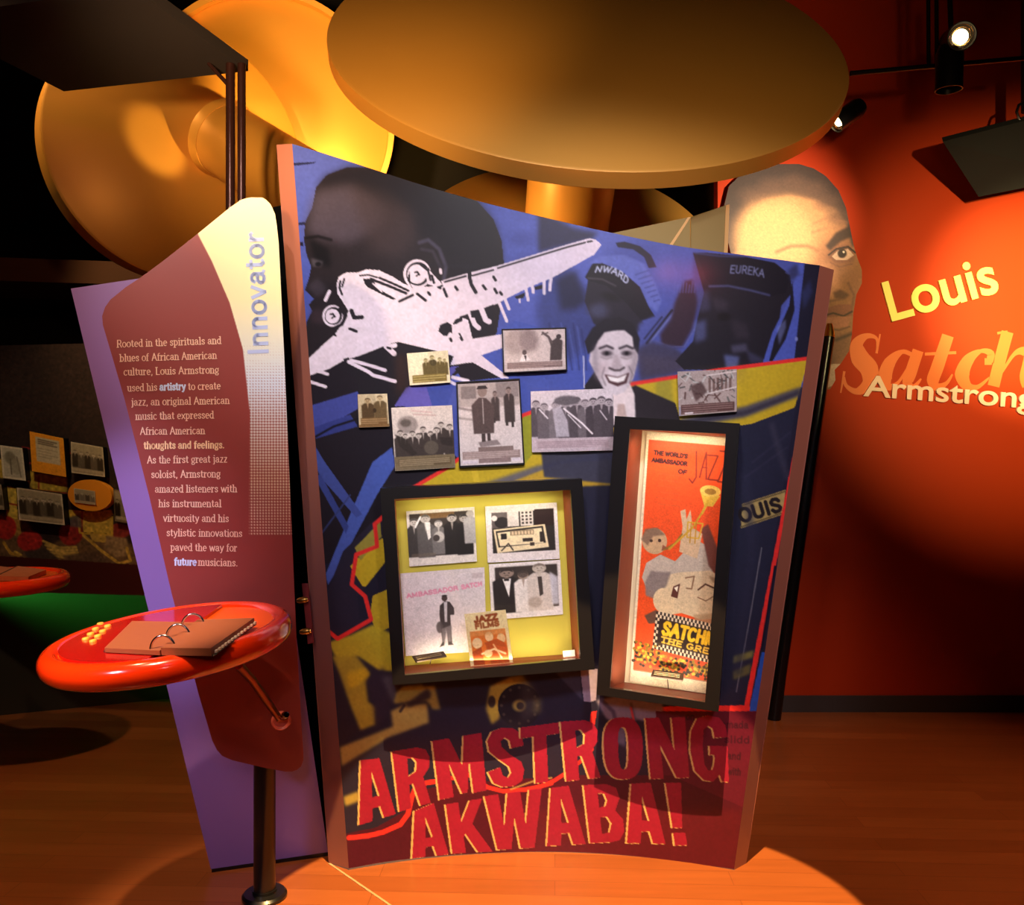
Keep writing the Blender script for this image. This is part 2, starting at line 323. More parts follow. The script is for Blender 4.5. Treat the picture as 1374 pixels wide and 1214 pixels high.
# ------------------------------------------------------------------ printed sheets and boards
def sheet(name, G3, ink, m, parent=None, thick=None, edge=(200, 195, 190), smooth=False):
    """G3: (nv,nu,3) front grid, ink: (nv,nu,3) linear colours; thick: vector to the back -> sides and back are added"""
    nv, nu = G3.shape[:2]; V = G3.reshape(-1, 3); col = ink.reshape(-1, 3)
    idx = np.arange(nv * nu).reshape(nv, nu)
    Q4 = np.stack([idx[:-1, :-1], idx[1:, :-1], idx[1:, 1:], idx[:-1, 1:]], -1).reshape(-1, 4)
    if thick is not None:
        loop = np.concatenate([idx[:, 0], idx[-1, 1:], idx[-2::-1, -1], idx[0, -2:0:-1]]); n = len(loop); base = len(V)
        fr = V[loop]; bk = fr + np.asarray(thick)
        V = np.concatenate([V, fr, bk]); e = lin(edge); col = np.concatenate([col, np.tile(e, (2 * n, 1))])
        i = np.arange(n); j = (i + 1) % n
        S = np.stack([base + i, base + n + i, base + n + j, base + j], -1)
        me_faces = np.concatenate([Q4, S]); cap = (base + n + np.arange(n))[::-1]
    else: me_faces = Q4; cap = None
    me = bpy.data.meshes.new(name); nf = len(me_faces); lv = me_faces.reshape(-1)
    if cap is not None: lv = np.concatenate([lv, cap])
    me.vertices.add(len(V)); me.vertices.foreach_set('co', V.astype(np.float32).ravel())
    me.loops.add(len(lv)); me.loops.foreach_set('vertex_index', lv.astype(np.int32))
    npoly = nf + (1 if cap is not None else 0); me.polygons.add(npoly)
    ls = np.arange(nf) * 4
    if cap is not None: ls = np.concatenate([ls, [nf * 4]])
    me.polygons.foreach_set('loop_start', ls.astype(np.int32))
    if smooth:
        sm = np.zeros(npoly, bool); sm[:len(Q4)] = True; me.polygons.foreach_set('use_smooth', sm)
    me.update(); me.validate()
    at = me.color_attributes.new('ink', 'FLOAT_COLOR', 'POINT')
    at.data.foreach_set('color', np.concatenate([col, np.ones((len(col), 1))], 1).astype(np.float32).ravel())
    return link(name, me, m, parent)
def card(name, quad, plane, thick, cv, parent=None, m=None, edge=(200, 195, 190), res=1.0):
    q = np.array(quad, float); c = plane.hit(q[:, 0], q[:, 1])
    nu = max(3, int(np.linalg.norm(q[1] - q[0]) * res) + 1); nv = max(3, int(np.linalg.norm(q[3] - q[0]) * res) + 1)
    u, v = np.meshgrid(np.linspace(0, 1, nu), np.linspace(0, 1, nv)); u = u[..., None]; v = v[..., None]
    G3 = c[0] * (1 - u) * (1 - v) + c[1] * u * (1 - v) + c[2] * u * v + c[3] * (1 - u) * v
    px, py = proj(G3)
    return sheet(name, G3, cv.at(px, py), m or INK, parent, -plane.n * thick, edge)
def shaped(name, left, right, y0, y1, plane, thick, cv, nu, nv, parent=None, m=None, edge=(30, 20, 20)):
    """board whose outline is given row by row: left / right are (y, x) lists"""
    ys = np.linspace(y0, y1, nv); xl = np.interp(ys, *zip(*left)); xr = np.interp(ys, *zip(*right))
    t = np.linspace(0, 1, nu)[None]; px = xl[:, None] * (1 - t) + xr[:, None] * t; py = np.repeat(ys[:, None], nu, 1)
    return sheet(name, plane.hit(px, py), cv.at(px, py), m or INK, parent, -plane.n * thick, edge)

# ------------------------------------------------------------------ setting
def floor_mat():
    m = mat('wood_floor', (150, 72, 36), .28); nt = m.node_tree; b = nt.nodes['Principled BSDF']
    tc = nt.nodes.new('ShaderNodeTexCoord'); mp = nt.nodes.new('ShaderNodeMapping'); nt.links.new(tc.outputs['Object'], mp.inputs[0]); mp.inputs['Rotation'].default_value = (0, 0, .05)
    br = nt.nodes.new('ShaderNodeTexBrick'); br.inputs['Scale'].default_value = 1; br.inputs['Brick Width'].default_value = 1.3; br.inputs['Row Height'].default_value = .105; br.inputs['Mortar Size'].default_value = .0012
    br.inputs['Color1'].default_value = lin4((150, 84, 42)); br.inputs['Color2'].default_value = lin4((134, 72, 34)); br.inputs['Mortar'].default_value = lin4((110, 56, 26))
    nz = nt.nodes.new('ShaderNodeTexNoise'); mp2 = nt.nodes.new('ShaderNodeMapping'); mp2.inputs['Scale'].default_value = (1.2, 14, 1); nt.links.new(tc.outputs['Object'], mp2.inputs[0]); nt.links.new(mp2.outputs[0], nz.inputs['Vector']); nz.inputs['Scale'].default_value = 2.5; nz.inputs['Detail'].default_value = 7
    mx = nt.nodes.new('ShaderNodeMix'); mx.data_type = 'RGBA'; mx.blend_type = 'MULTIPLY'; mx.inputs[0].default_value = 1
    rg = nt.nodes.new('ShaderNodeMapRange'); rg.inputs[3].default_value = .8; rg.inputs[4].default_value = 1.2; nt.links.new(nz.outputs['Fac'], rg.inputs[0])
    nt.links.new(mp.outputs[0], br.inputs['Vector']); nt.links.new(br.outputs['Color'], mx.inputs[6]); nt.links.new(rg.outputs[0], mx.inputs[7]); nt.links.new(mx.outputs[2], b.inputs['Base Color']); return m
RED = mat('red_wall_paint', (178, 50, 7), .6, spec=.2, noise=.05, nscale=3, bump=.05)
DARK = mat('dark_wall_paint', (20, 16, 15), .8)
box('floor', (-5, -2.5, -.1), (5, 7, 0), floor_mat(), kind='structure')
box('ceiling', (-5, -2.5, 4.8), (5, 7, 4.9), mat('dark_ceiling_paint', (14, 12, 12), .9), kind='structure')
box('wall_back_right', (1.26, 5.25, 0), (5, 5.35, 4.8), RED, kind='structure')
box('wall_back_left', (-5, 6.6, 0), (1.36, 6.7, 4.8), DARK, kind='structure')
box('wall_return', (1.26, 5.35, 0), (1.36, 6.6, 4.8), DARK, kind='structure')
box('wall_right', (5, -2.5, 0), (5.1, 7, 4.8), DARK, kind='structure')
box('wall_left', (-5.1, -2.5, 0), (-5, 7, 4.8), DARK, kind='structure')
box('wall_front', (-5, -2.6, 0), (5, -2.5, 4.8), DARK, kind='structure')
box('baseboard_right', (1.255, 5.235, 0), (5, 5.25, .10), mat('grey_vinyl_base', (62, 56, 58), .4), kind='structure')
strip = prism([P(440, 1158.5, F * CH / (1158.5 - HY)) + Vector((0, 0, .002)), Vector((-.30, 2.83, .002)), Vector((-.293, 2.836, .002)), P(443.5, 1158.5, F * CH / (1158.5 - HY)) + Vector((0, 0, .002))], (0, 0, -.003))
link('trim_floor_strip', bm_mesh(strip), mat('pale_metal_strip', (190, 150, 110), .4), kind='structure')
# low wall under the collage on the far left, meeting the floor on a slant, and a dim soffit above
def slab(a, b, z0, z1, t):
    a, b = Vector(a), Vector(b); d = (b - a).normalized(); n = Vector((-d.y, d.x)) * t
    return prism([(a.x, a.y, z0), (b.x, b.y, z0), (b.x, b.y, z1), (a.x, a.y, z1)], (n.x, n.y, 0))
link('wall_low_left', bm_mesh(slab((-4.2, 4.72), (-1.1, 5.98), 0, .86, .1)), mat('dark_green_brown_paint', (46, 40, 28), .7), kind='structure')
link('trim_soffit', bm_mesh(slab((-4.0, 5.0), (-1.95, 5.35), 2.62, 2.76, .6)), mat('brown_soffit', (86, 50, 34), .7), kind='structure')

# ------------------------------------------------------------------ the curved mural panel
CYL = (.11, 1.512, 1.864)                               # axis x, y and radius of the concave face
def cyl_hit(px, py, grow=0.0):
    d = ray(px, py); a = d[..., 0]; x0, y0, R = CYL; R = R + grow
    A = a * a + 1; B = -2 * (a * x0 + y0); Cc = x0 * x0 + y0 * y0 - R * R
    t = (-B + np.sqrt(B * B - 4 * A * Cc)) / (2 * A); return EYE + d * t[..., None]
def cyl_plane(px, py, off):                             # tangent plane standing off the face by off
    p = cyl_hit(np.array(px, float), np.array(py, float)); n = np.array([CYL[0] - p[0], CYL[1] - p[1], 0]); n /= np.linalg.norm(n)
    return Plane(p + n * off, n)
c1 = lambda *f: [(370 + f[i] / 3.372, 180 + f[i + 1] / 3.372) for i in range(0, len(f), 2)]
c2 = lambda *f: [(740 + f[i] / 3.372, 250 + f[i + 1] / 3.372) for i in range(0, len(f), 2)]
c6 = lambda *f: [(430 + f[i] / 3.916, 880 + f[i + 1] / 3.916) for i in range(0, len(f), 2)]
c7 = lambda *f: [(700 + f[i] / 3.817, 900 + f[i + 1] / 3.817) for i in range(0, len(f), 2)]
pp = lambda *f: [(f[i], f[i + 1]) for i in range(0, len(f), 2)]
NAVY, DK, BLUE, LBL, YEL, RD, WH = (32, 32, 54), (34, 29, 36), (70, 84, 168), (110, 126, 208), (196, 170, 40), (226, 50, 48), (216, 206, 228)

def paint_mural():
    cv = Canvas(380, 185, 1125, 1180, NAVY, 2)
    # sky
    cv.poly(pp(380, 185, 1125, 300, 1125, 520, 850, 520, 700, 560, 600, 640, 410, 640), BLUE)
    cv.poly(pp(660, 270, 850, 310, 850, 430, 690, 440), (84, 98, 186), .7, 12)
    for x, y, rx, ry in ((700, 320, 22, 10), (720, 350, 30, 12), (690, 370, 18, 8), (850, 340, 30, 14), (790, 400, 26, 14)): cv.ell(x, y, rx, ry, (62, 72, 148), .55, 6)
    # big head in profile
    head = c1(150, 1120, 140, 940, 138, 850, 165, 800, 150, 770, 172, 745, 132, 705, 150, 650, 160, 600, 140, 545, 128, 480, 132, 400, 165, 330, 182, 240, 230, 185, 320, 150, 440, 150, 660, 215, 900, 290, 985, 385, 1022, 480, 1032, 580, 1030, 700, 1000, 900, 920, 1010, 800, 1100, 640, 1214, 500, 1330, 160, 1330)
    cv.poly(head, DK)
    cv.poly(c1(182, 242, 230, 185, 330, 150, 450, 155, 700, 230, 920, 305, 1000, 420, 1030, 580, 1000, 720, 800, 700, 760, 560, 700, 470, 640, 470, 600, 330, 520, 260, 380, 225, 260, 225), (24, 22, 32), .85, 5)
    cv.poly(c1(180, 260, 330, 230, 480, 330, 470, 420, 330, 500, 200, 470, 140, 440, 150, 360), (74, 68, 86), .75, 7)
    cv.poly(c1(330, 230, 620, 350, 640, 480, 560, 560, 440, 540, 380, 380), (58, 48, 54), .7, 9)
    cv.poly(c1(150, 470, 240, 520, 250, 600, 180, 590), (12, 12, 18), .8, 3)
    cv.poly(c1(160, 560, 215, 575, 205, 600, 165, 598), (96, 92, 106), .6, 1.5); cv.ell(*c1(192, 588)[0], 4, 3, (15, 14, 20), .9, 1)
    cv.line(c1(138, 470, 190, 462, 250, 478), 4, (14, 13, 18), .8, 1.2)
    cv.poly(c1(140, 690, 190, 650, 230, 700, 190, 740), (66, 60, 74), .6, 3); cv.poly(c1(160, 790, 240, 800, 220, 860, 160, 850), (58, 44, 54), .7, 3)
    cv.line(c1(650, 490, 690, 478, 740, 520, 770, 600, 760, 660), 5, (70, 68, 92), .8, 1.5); cv.line(c1(660, 520, 710, 530, 745, 600), 4, (54, 50, 66), .8, 1.5)
    cv.poly(c1(80, 130, 180, 125, 175, 132, 100, 142, 80, 142), (30, 34, 70)); cv.poly(c1(100, 400, 130, 396, 130, 412, 100, 412), (30, 34, 70)); cv.poly(c1(105, 490, 125, 486, 125, 505, 105, 505), (26, 28, 58)); cv.line(c1(700, 590, 900, 600), 5, (30, 30, 44), .3, 2)
    # lower left: dark body, blue ribbons
    cv.poly(pp(405, 480, 520, 470, 560, 560, 640, 640, 560, 700, 430, 760, 415, 600), (30, 26, 36))
    cv.poly(pp(414, 545, 480, 525, 486, 545, 416, 585), (62, 72, 150)); cv.poly(pp(416, 575, 470, 556, 480, 572, 418, 590), (48, 58, 128))
    cv.poly(c1(560, 1214, 640, 1120, 800, 1050, 830, 1050, 700, 1200, 660, 1290), (86, 84, 168)); cv.poly(pp(570, 520, 612, 512, 600, 545, 575, 545), (60, 76, 160)); cv.poly(pp(529, 545, 545, 520, 570, 512, 580, 545), (94, 88, 176))
    cv.poly(pp(620, 495, 668, 490, 690, 510, 700, 560, 712, 560, 712, 520, 800, 520, 850, 470, 690, 430, 640, 470), (66, 84, 172)); cv.poly(c1(810, 1060, 900, 1010, 960, 1060, 1020, 1100, 850, 1120), (28, 24, 34)); cv.poly(c1(820, 1115, 900, 1060, 920, 1110), (28, 24, 34))
    cv.poly(pp(500, 620, 526, 600, 530, 625, 505, 665, 455, 760, 440, 785, 437, 770, 470, 690), (70, 92, 178)); cv.poly(pp(418, 590, 436, 620, 486, 690, 478, 694, 430, 640, 418, 612), (60, 76, 150)); cv.poly(pp(422, 640, 430, 636, 468, 706, 464, 716), (52, 66, 136))
    cv.line(pp(416, 590, 448, 572, 486, 560), 3, (20, 18, 26)); cv.line(pp(428, 720, 470, 664), 2, (50, 60, 110))
    # band players at the right
    cv.poly(c2(-60, 100, 100, 190, 210, 210, 180, 240, -60, 300), (34, 34, 58), .85, 3)
    cv.poly(c2(0, 330, 60, 330, 110, 420, 170, 470, 230, 640, 160, 740, 60, 800, -40, 700, -70, 560), (52, 62, 122), .85, 5); cv.poly(c2(20, 420, 110, 380, 160, 520, 100, 560, 40, 560), (28, 30, 56), .8, 4)
    for k in range(9): cv.line(c2(-10 + 18 * k, 620 + 14 * (k % 3), 10 + 18 * k, 760, 30 + 16 * k, 830), 2, (84, 100, 176) if k % 2 else (38, 46, 94), .6, 1)
    cv.poly(c2(290, 255, 330, 250, 400, 270, 450, 310, 475, 365, 440, 370, 420, 320, 370, 285, 300, 275), (26, 26, 46))
    cv.poly(c2(165, 350, 220, 315, 330, 310, 420, 350, 470, 440, 498, 520, 478, 570, 440, 540, 400, 460, 330, 390, 230, 360), (92, 106, 190), .95, 1)
    for k in range(7): cv.line(c2(380 + 14 * k, 400 + 20 * k, 440 + 8 * k, 380 + 22 * k), 1.6, (60, 70, 140), .8, .6)
    cv.poly(c2(152, 410, 185, 350, 230, 348, 320, 385, 400, 455, 440, 545, 470, 590, 400, 610, 330, 520, 250, 450, 170, 430), (22, 21, 32))
    cv.poly(c2(165, 425, 250, 450, 330, 520, 420, 620, 380, 680, 260, 660, 190, 620, 150, 520), (34, 32, 46)); cv.ell(*c2(215, 560)[0], 14, 8, (56, 54, 76), .8, 4); cv.poly(c2(170, 540, 240, 520, 250, 590, 180, 600), (72, 78, 116), .5, 4); cv.ell(*c2(270, 500)[0], 12, 5, (18, 17, 24), .9, 3, .3)
    cv.line(c2(165, 415, 230, 420, 290, 450), 2.4, (72, 68, 78), .8, .8)
    ink_text(cv, 'NWARD', c2(196, 382)[0], c2(345, 438)[0], 8, 2.0, (188, 196, 232), .95, bend=lambda u: 7 * math.sin(PI * u) - 2)
    cv.poly(c2(395, 620, 520, 560, 560, 520, 600, 540, 470, 690, 430, 740, 380, 720), (74, 84, 158), .9, 2); cv.line(c2(430, 710, 545, 560), 3, (30, 28, 44)); cv.line(c2(445, 705, 555, 570), 2, (120, 130, 200), .8); cv.line(c2(420, 690, 500, 590), 1.6, (20, 20, 34))
    cv.poly(c2(560, 520, 600, 430, 640, 420, 670, 520, 640, 640, 590, 730, 500, 720, 490, 670, 540, 600), (46, 28, 42), .95, 2); cv.line(c2(470, 700, 540, 725, 600, 725, 650, 640), 1.6, (96, 100, 160), .7)
    for k in range(8): cv.line(c2(555 + 13 * k, 480, 560 + 13 * k, 430 + 8 * (k % 3)), 1.6, (80, 90, 170), .7, .6)
    cv.poly(c2(380, 740, 450, 700, 560, 730, 650, 800, 560, 850, 400, 880), (58, 54, 80), .9, 3); cv.poly(c2(400, 760, 600, 780, 640, 830, 420, 860), (76, 66, 84), .5, 4)
    cv.poly(c2(640, 300, 700, 310, 700, 560, 650, 620, 660, 520, 640, 420), (56, 60, 124), .8, 2)
    cv.poly(c2(690, 480, 640, 300, 700, 300, 860, 315, 1010, 345, 1080, 400, 1090, 480, 1040, 540, 1020, 690, 960, 800, 800, 830, 600, 830, 560, 790, 640, 700, 660, 600), (26, 24, 36))
    cv.poly(c2(655, 300, 860, 315, 1000, 345, 1080, 410, 1060, 480, 985, 500, 850, 465, 730, 450, 700, 420), (19, 18, 31))
    cv.line(c2(715, 452, 800, 450, 900, 470, 985, 492), 3, (74, 80, 130), .8, 1); cv.line(c2(650, 302, 760, 315, 870, 318), 2.4, (64, 72, 128), .7, 1)
    ink_text(cv, 'EUREKA', c2(806, 392)[0], c2(962, 412)[0], 10, 1.8, (120, 128, 176), .85, bend=lambda u: 2 * math.sin(PI * u))
    cv.poly(c2(725, 500, 800, 520, 800, 560, 740, 560), (58, 52, 68), .6, 3); cv.poly(c2(810, 600, 880, 620, 900, 690, 830, 690), (54, 48, 62), .6, 3); cv.ell(*c2(780, 590)[0], 8, 5, (12, 11, 17), .9, 2); cv.poly(c2(810, 720, 880, 710, 890, 745, 820, 755), (92, 92, 126), .6, 2); cv.poly(c2(780, 760, 850, 770, 840, 830, 790, 830), (96, 108, 168), .8, 2); cv.poly(c2(640, 620, 700, 600, 700, 690, 650, 710), (96, 106, 170), .6, 3); cv.poly(c2(660, 480, 710, 470, 720, 560, 670, 570), (74, 76, 120), .5, 3)
    cv.poly(c2(880, 740, 960, 780, 980, 800, 900, 800), (60, 62, 96), .7, 2)
    cv.poly(c2(1118, 350, 1145, 350, 1100, 790, 955, 800, 1000, 660, 1050, 560, 1090, 470), (74, 92, 188)); cv.poly(c2(1090, 430, 1075, 540, 1010, 690, 985, 790, 1000, 790, 1060, 690, 1100, 560), (22, 22, 36)); cv.poly(c2(1020, 640, 1060, 600, 1060, 640, 1030, 720), (130, 146, 220), .5, 1); cv.line(c2(1060, 390, 1085, 400, 1165, 400), 2, (70, 84, 160), .7)
    cv.poly(c2(1145, 350, 1225, 355, 1160, 790, 1098, 790), (26, 28, 50)); cv.poly(c2(1130, 480, 1170, 420, 1180, 480, 1140, 560), (44, 54, 104), .8, 2); cv.ell(*c2(1108, 690)[0], 2, 3, (120, 134, 200)); cv.poly(c2(1070, 380, 1110, 350, 1120, 400, 1080, 430), (40, 46, 86), .8, 2)
    # yellow streetcar roof and its red line
    cv.poly(pp(596, 632, 713, 552, 848, 512, 1086, 481, 1062, 560, 1000, 575, 830, 640, 640, 660, 556, 656), YEL)
    cv.poly(pp(700, 560, 714, 556, 714, 610, 704, 622), (150, 152, 40)); cv.poly(pp(880, 508, 900, 505, 905, 560, 880, 560), (130, 130, 60), .5, 2)
    cv.poly(pp(630, 655, 720, 625, 745, 620, 835, 600, 835, 625, 700, 650), (92, 90, 110), .9, 2); cv.poly(pp(690, 645, 750, 622, 835, 615, 835, 650, 700, 656), (196, 158, 40), .9, 1); cv.poly(pp(632, 630, 640, 627, 645, 650, 638, 655), (214, 186, 50)); cv.poly(pp(726, 606, 824, 604, 830, 650, 730, 640), (50, 52, 78), .95, 1)
    cv.poly(pp(912, 562, 1000, 545, 1076, 518, 1072, 532, 1000, 560, 915, 575), (74, 72, 92), .95, 2); cv.poly(pp(912, 566, 1000, 551, 1074, 524, 1074, 528, 1000, 556, 914, 570), (40, 38, 56), .7, 1.5)
    cv.poly(pp(1000, 570, 1010, 568, 1068, 546, 1000, 960, 800, 960, 830, 640, 870, 580), (36, 38, 62)); cv.poly(pp(912, 500, 1000, 490, 1000, 510, 985, 515), (150, 130, 70), .3, 5)
    cv.poly(pp(870, 530, 910, 545, 900, 560, 872, 555), (110, 110, 60), .6, 3)
    for a, b, c in ((1010, 620, 1060), (1000, 640, 1056)): cv.line(pp(a, b, c, b - 40), 3, (50, 50, 76), .6, 1)
    cv.line(pp(1036, 572, 1056, 640), 8, (58, 58, 80), .6, 3)
    cv.poly(pp(996, 676, 1054, 657, 1050, 690, 994, 709), (172, 152, 96)); cv.line(pp(996, 678, 1054, 659), 2, (96, 84, 56)); cv.line(pp(994, 707, 1050, 688), 2, (96, 84, 56))
    ink_text(cv, 'OUIS', (994, 701), (1050, 684), 17, 5, (34, 28, 34), 1)
    cv.line(pp(1022, 735, 1006, 830, 988, 928), 1.6, (120, 122, 136), .8); cv.poly(pp(985, 880, 1012, 872, 1010, 882, 984, 890), (140, 136, 70), .8, 1.5); cv.poly(pp(984, 900, 1008, 890, 1006, 904, 984, 912), (112, 108, 62), .8, 1.5); cv.line(pp(1000, 640, 1010, 730, 990, 900), 12, (44, 46, 72), .5, 4)
    cv.line(pp(715, 552, 740, 545, 848, 515, 960, 497, 1090, 480), 5, RD); cv.line(pp(548, 658, 596, 630, 640, 598, 702, 557, 716, 552), 5, RD)
    cv.poly(pp(1072, 570, 1077, 570, 1004, 955, 997, 955), RD); cv.poly(pp(1022, 875, 1032, 875, 1014, 958, 1004, 958), (40, 84, 190)); cv.poly(pp(880, 948, 1006, 946, 1006, 960, 880, 962), RD); cv.line(pp(1040, 760, 1022, 870), 3, (20, 22, 44))
    # the smiling man in a suit
    cv.poly(c2(150, 900, 200, 830, 290, 870, 300, 1090, 120, 1090), (30, 26, 34)); cv.poly(c2(330, 920, 380, 900, 560, 980, 575, 1030, 590, 1100, 340, 1100), (38, 32, 40)); cv.poly(c2(275, 930, 350, 880, 375, 940, 382, 1080, 280, 1080), (232, 218, 222)); cv.poly(c2(300, 985, 330, 985, 345, 1080, 290, 1080), (198, 174, 170))
    man = c2(180, 720, 186, 690, 215, 640, 290, 620, 350, 640, 385, 700, 392, 780, 370, 870, 330, 930, 290, 945, 235, 915, 200, 850, 170, 790)
    cv.poly(man, (216, 206, 216)); cv.poly(c2(165, 760, 150, 700, 185, 640, 240, 600, 310, 590, 370, 620, 400, 690, 392, 760, 372, 730, 366, 680, 330, 650, 285, 652, 240, 660, 210, 700, 192, 740), (28, 26, 38))
    cv.poly(c2(200, 800, 260, 790, 260, 840, 215, 870), (196, 180, 190), .8, 4); cv.poly(c2(330, 800, 380, 790, 370, 850, 340, 850), (190, 174, 184), .8, 4); cv.poly(c2(220, 735, 280, 735, 282, 775, 225, 775), (150, 138, 148), .7, 3); cv.poly(c2(315, 735, 375, 735, 375, 775, 318, 775), (150, 138, 148), .7, 3); cv.poly(c2(188, 740, 205, 700, 210, 860, 250, 930, 190, 850), (120, 110, 124), .7, 3); cv.poly(c2(380, 720, 392, 780, 365, 870, 340, 920, 360, 820), (130, 118, 130), .7, 3)
    for ex, ey in ((250, 755), (340, 755)):
        cv.line(c2(ex - 32, ey - 22, ex, ey - 34, ex + 28, ey - 22), 3, (44, 38, 46), .9); cv.ell(*c2(ex, ey)[0], 7, 3.4, (60, 52, 60), .8, 1); cv.ell(*c2(ex, ey)[0], 2.4, 2.6, (18, 16, 20), 1, .6); cv.line(c2(ex - 25, ey + 18, ex, ey + 26, ex + 22, ey + 18), 2, (150, 138, 146), .8, .8)
    cv.poly(c2(285, 760, 300, 760, 322, 815, 300, 830, 268, 822), (182, 168, 178), .9, 1); cv.line(c2(262, 822, 285, 832, 310, 832, 328, 820), 3, (70, 58, 64), .9); cv.poly(c2(240, 850, 300, 862, 352, 842, 340, 890, 300, 905, 258, 888), (80, 52, 58)); cv.poly(c2(250, 856, 300, 866, 342, 850, 328, 880, 300, 888, 265, 880), (244, 240, 244)); cv.line(c2(240, 820, 228, 860, 245, 900), 1.8, (130, 118, 128), .8); cv.line(c2(350, 815, 368, 850, 352, 890), 1.8, (130, 118, 128), .8)
    for bx_ in ((788, 425, 905, 600), (735, 300, 1100, 480)): cv.soften_box(*bx_, 2 if bx_[0] == 788 else 1)
    # airplane
    P_ = lambda *f: cv.poly(c1(*f), WH); D_ = lambda *f: cv.poly(c1(*f), (30, 27, 36)); L_ = lambda wd, *f: cv.line(c1(*f), wd / 3.372, (30, 27, 36)); W_ = lambda wd, *f: cv.line(c1(*f), wd / 3.372, WH)
    P_(130, 1030, 270, 902, 300, 860, 330, 800, 278, 720, 275, 680, 285, 645, 320, 625, 370, 626, 410, 611, 470, 616, 530, 645, 585, 680, 625, 690, 700, 690, 760, 660, 870, 628, 1000, 596, 1315, 500, 1420, 470, 1450, 478, 1474, 500, 1440, 545, 1248, 651, 1150, 690, 1060, 735, 1000, 768, 900, 802, 830, 826, 870, 840, 890, 925, 1040, 903, 1040, 962, 930, 1000, 1060, 1105, 1020, 1104, 890, 1032, 790, 1045, 805, 1005, 720, 978, 560, 940, 505, 952, 380, 1002, 310, 1022, 240, 1062, 130, 1100)
    D_(735, 890, 745, 862, 775, 850, 795, 862, 800, 900, 790, 915, 760, 912); W_(16, 775, 930, 790, 905, 800, 930); L_(12, 790, 925, 795, 935); L_(12, 830, 905, 843, 930); W_(8, 800, 870, 830, 915); D_(800, 860, 812, 838, 850, 824, 842, 846, 815, 860)
    D_(872, 840, 890, 806, 985, 770, 990, 900, 890, 922); W_(22, 880, 812, 900, 860, 918, 876); W_(24, 930, 790, 950, 840, 965, 848); D_(880, 800, 920, 792, 905, 830, 885, 830)
    for a, b, c, d in ((1010, 760, 1045, 845), (1035, 740, 1055, 790), (1130, 690, 1142, 750), (1160, 680, 1165, 715), (1215, 660, 1215, 720), (1245, 650, 1240, 705)): W_(14, a, b, c, d)
    W_(8, 1102, 740, 1104, 760); D_(1080, 735, 1130, 715, 1122, 740, 1090, 745); D_(1170, 690, 1205, 680, 1205, 700, 1175, 705)
    L_(9, 765, 668, 860, 642); L_(8, 1005, 606, 1315, 512, 1400, 490); L_(8, 890, 640, 985, 614); L_(8, 1410, 487, 1430, 484)
    L_(16, 875, 640, 885, 680, 905, 715); D_(868, 628, 885, 624, 890, 690, 875, 670)
    for x, y, dx, dy in ((812, 690, 10, 14), (938, 685, 12, 16), (985, 645, 10, 16), (990, 700, 10, 18), (760, 700, 14, 34), (690, 716, 8, 10), (640, 722, 38, 30), (735, 690, 10, 6), (1015, 715, 8, 10)): L_(12, x, y, x + dx, y + dy)
    L_(12, 560, 756, 620, 728); L_(10, 730, 680, 752, 686, 742, 664)
    D_(395, 655, 440, 655, 455, 690, 500, 720, 545, 745, 530, 750, 470, 720, 420, 695, 405, 680); L_(12, 430, 655, 520, 690, 590, 720); L_(10, 470, 650, 540, 680, 600, 708); W_(7, 440, 676, 480, 712); L_(7, 380, 640, 420, 636, 460, 648)
    L_(9, 292, 665, 288, 695, 300, 725); L_(8, 310, 655, 300, 690); W_(16, 243, 712, 225, 750)
    for (ex, ey, r) in ((640, 632, 44), (258, 822, 33)):
        x, y = c1(ex, ey)[0]; r /= 3.372
        cv.ell(x, y, r * 1.42, r * 1.5, WH); cv.ell(x + .8, y, r * 1.2, r * 1.22, (30, 27, 36)); cv.ell(x - .4, y + .3, r * .98, r, WH); cv.line([(x - 3, y - 2), (x, y - 3), (x + 2, y), (x - 1, y + 3)], 2.2, (30, 27, 36)); cv.ell(x + 2.5, y + 1, 1.6, 1.2, (30, 27, 36))
    D_(595, 660, 605, 620, 612, 690, 625, 705); D_(690, 600, 710, 640, 722, 670, 700, 680); P_(660, 590, 700, 620, 755, 680, 730, 690, 690, 680); L_(11, 706, 640, 716, 672); L_(9, 655, 590, 690, 618, 700, 660); W_(12, 745, 612, 747, 628)
    L_(14, 290, 790, 318, 820, 300, 860, 262, 878); L_(18, 342, 798, 355, 830, 390, 828); L_(13, 335, 880, 365, 892); L_(9, 290, 868, 300, 850); L_(8, 262, 905, 272, 912); L_(7, 180, 962, 215, 935); L_(7, 140, 1000, 200, 950)
    D_(380, 1002, 505, 952, 545, 940, 700, 975, 620, 985, 590, 1000, 590, 1130, 545, 1200, 390, 1180, 320, 1040); W_(24, 500, 960, 535, 992); W_(20, 515, 960, 540, 955); L_(10, 505, 965, 520, 970); cv.poly(c1(540, 1000, 590, 1000, 600, 1140, 545, 1190), (50, 34, 34), .8, 4)
    W_(15, 340, 1022, 440, 1050, 495, 1068); W_(16, 330, 1030, 420, 1075, 440, 1090, 540, 1118); W_(14, 200, 1075, 235, 1085); W_(14, 150, 1118, 225, 1142); W_(7, 160, 1118, 180, 1124); L_(8, 310, 1020, 328, 1014); W_(16, 800, 1100, 870, 1116); W_(14, 770, 1110, 810, 1130)
    W_(16, 1170, 1340, 1171, 1010) if 0 else None
    cv.line(pp(783, 478, 784, 520), 1.6, (220, 222, 240), .8)
    # streetcar front and machinery at the lower left
    cv.poly(pp(437, 800, 460, 740, 500, 700, 530, 680, 530, 760, 540, 930, 450, 950), (40, 36, 54))
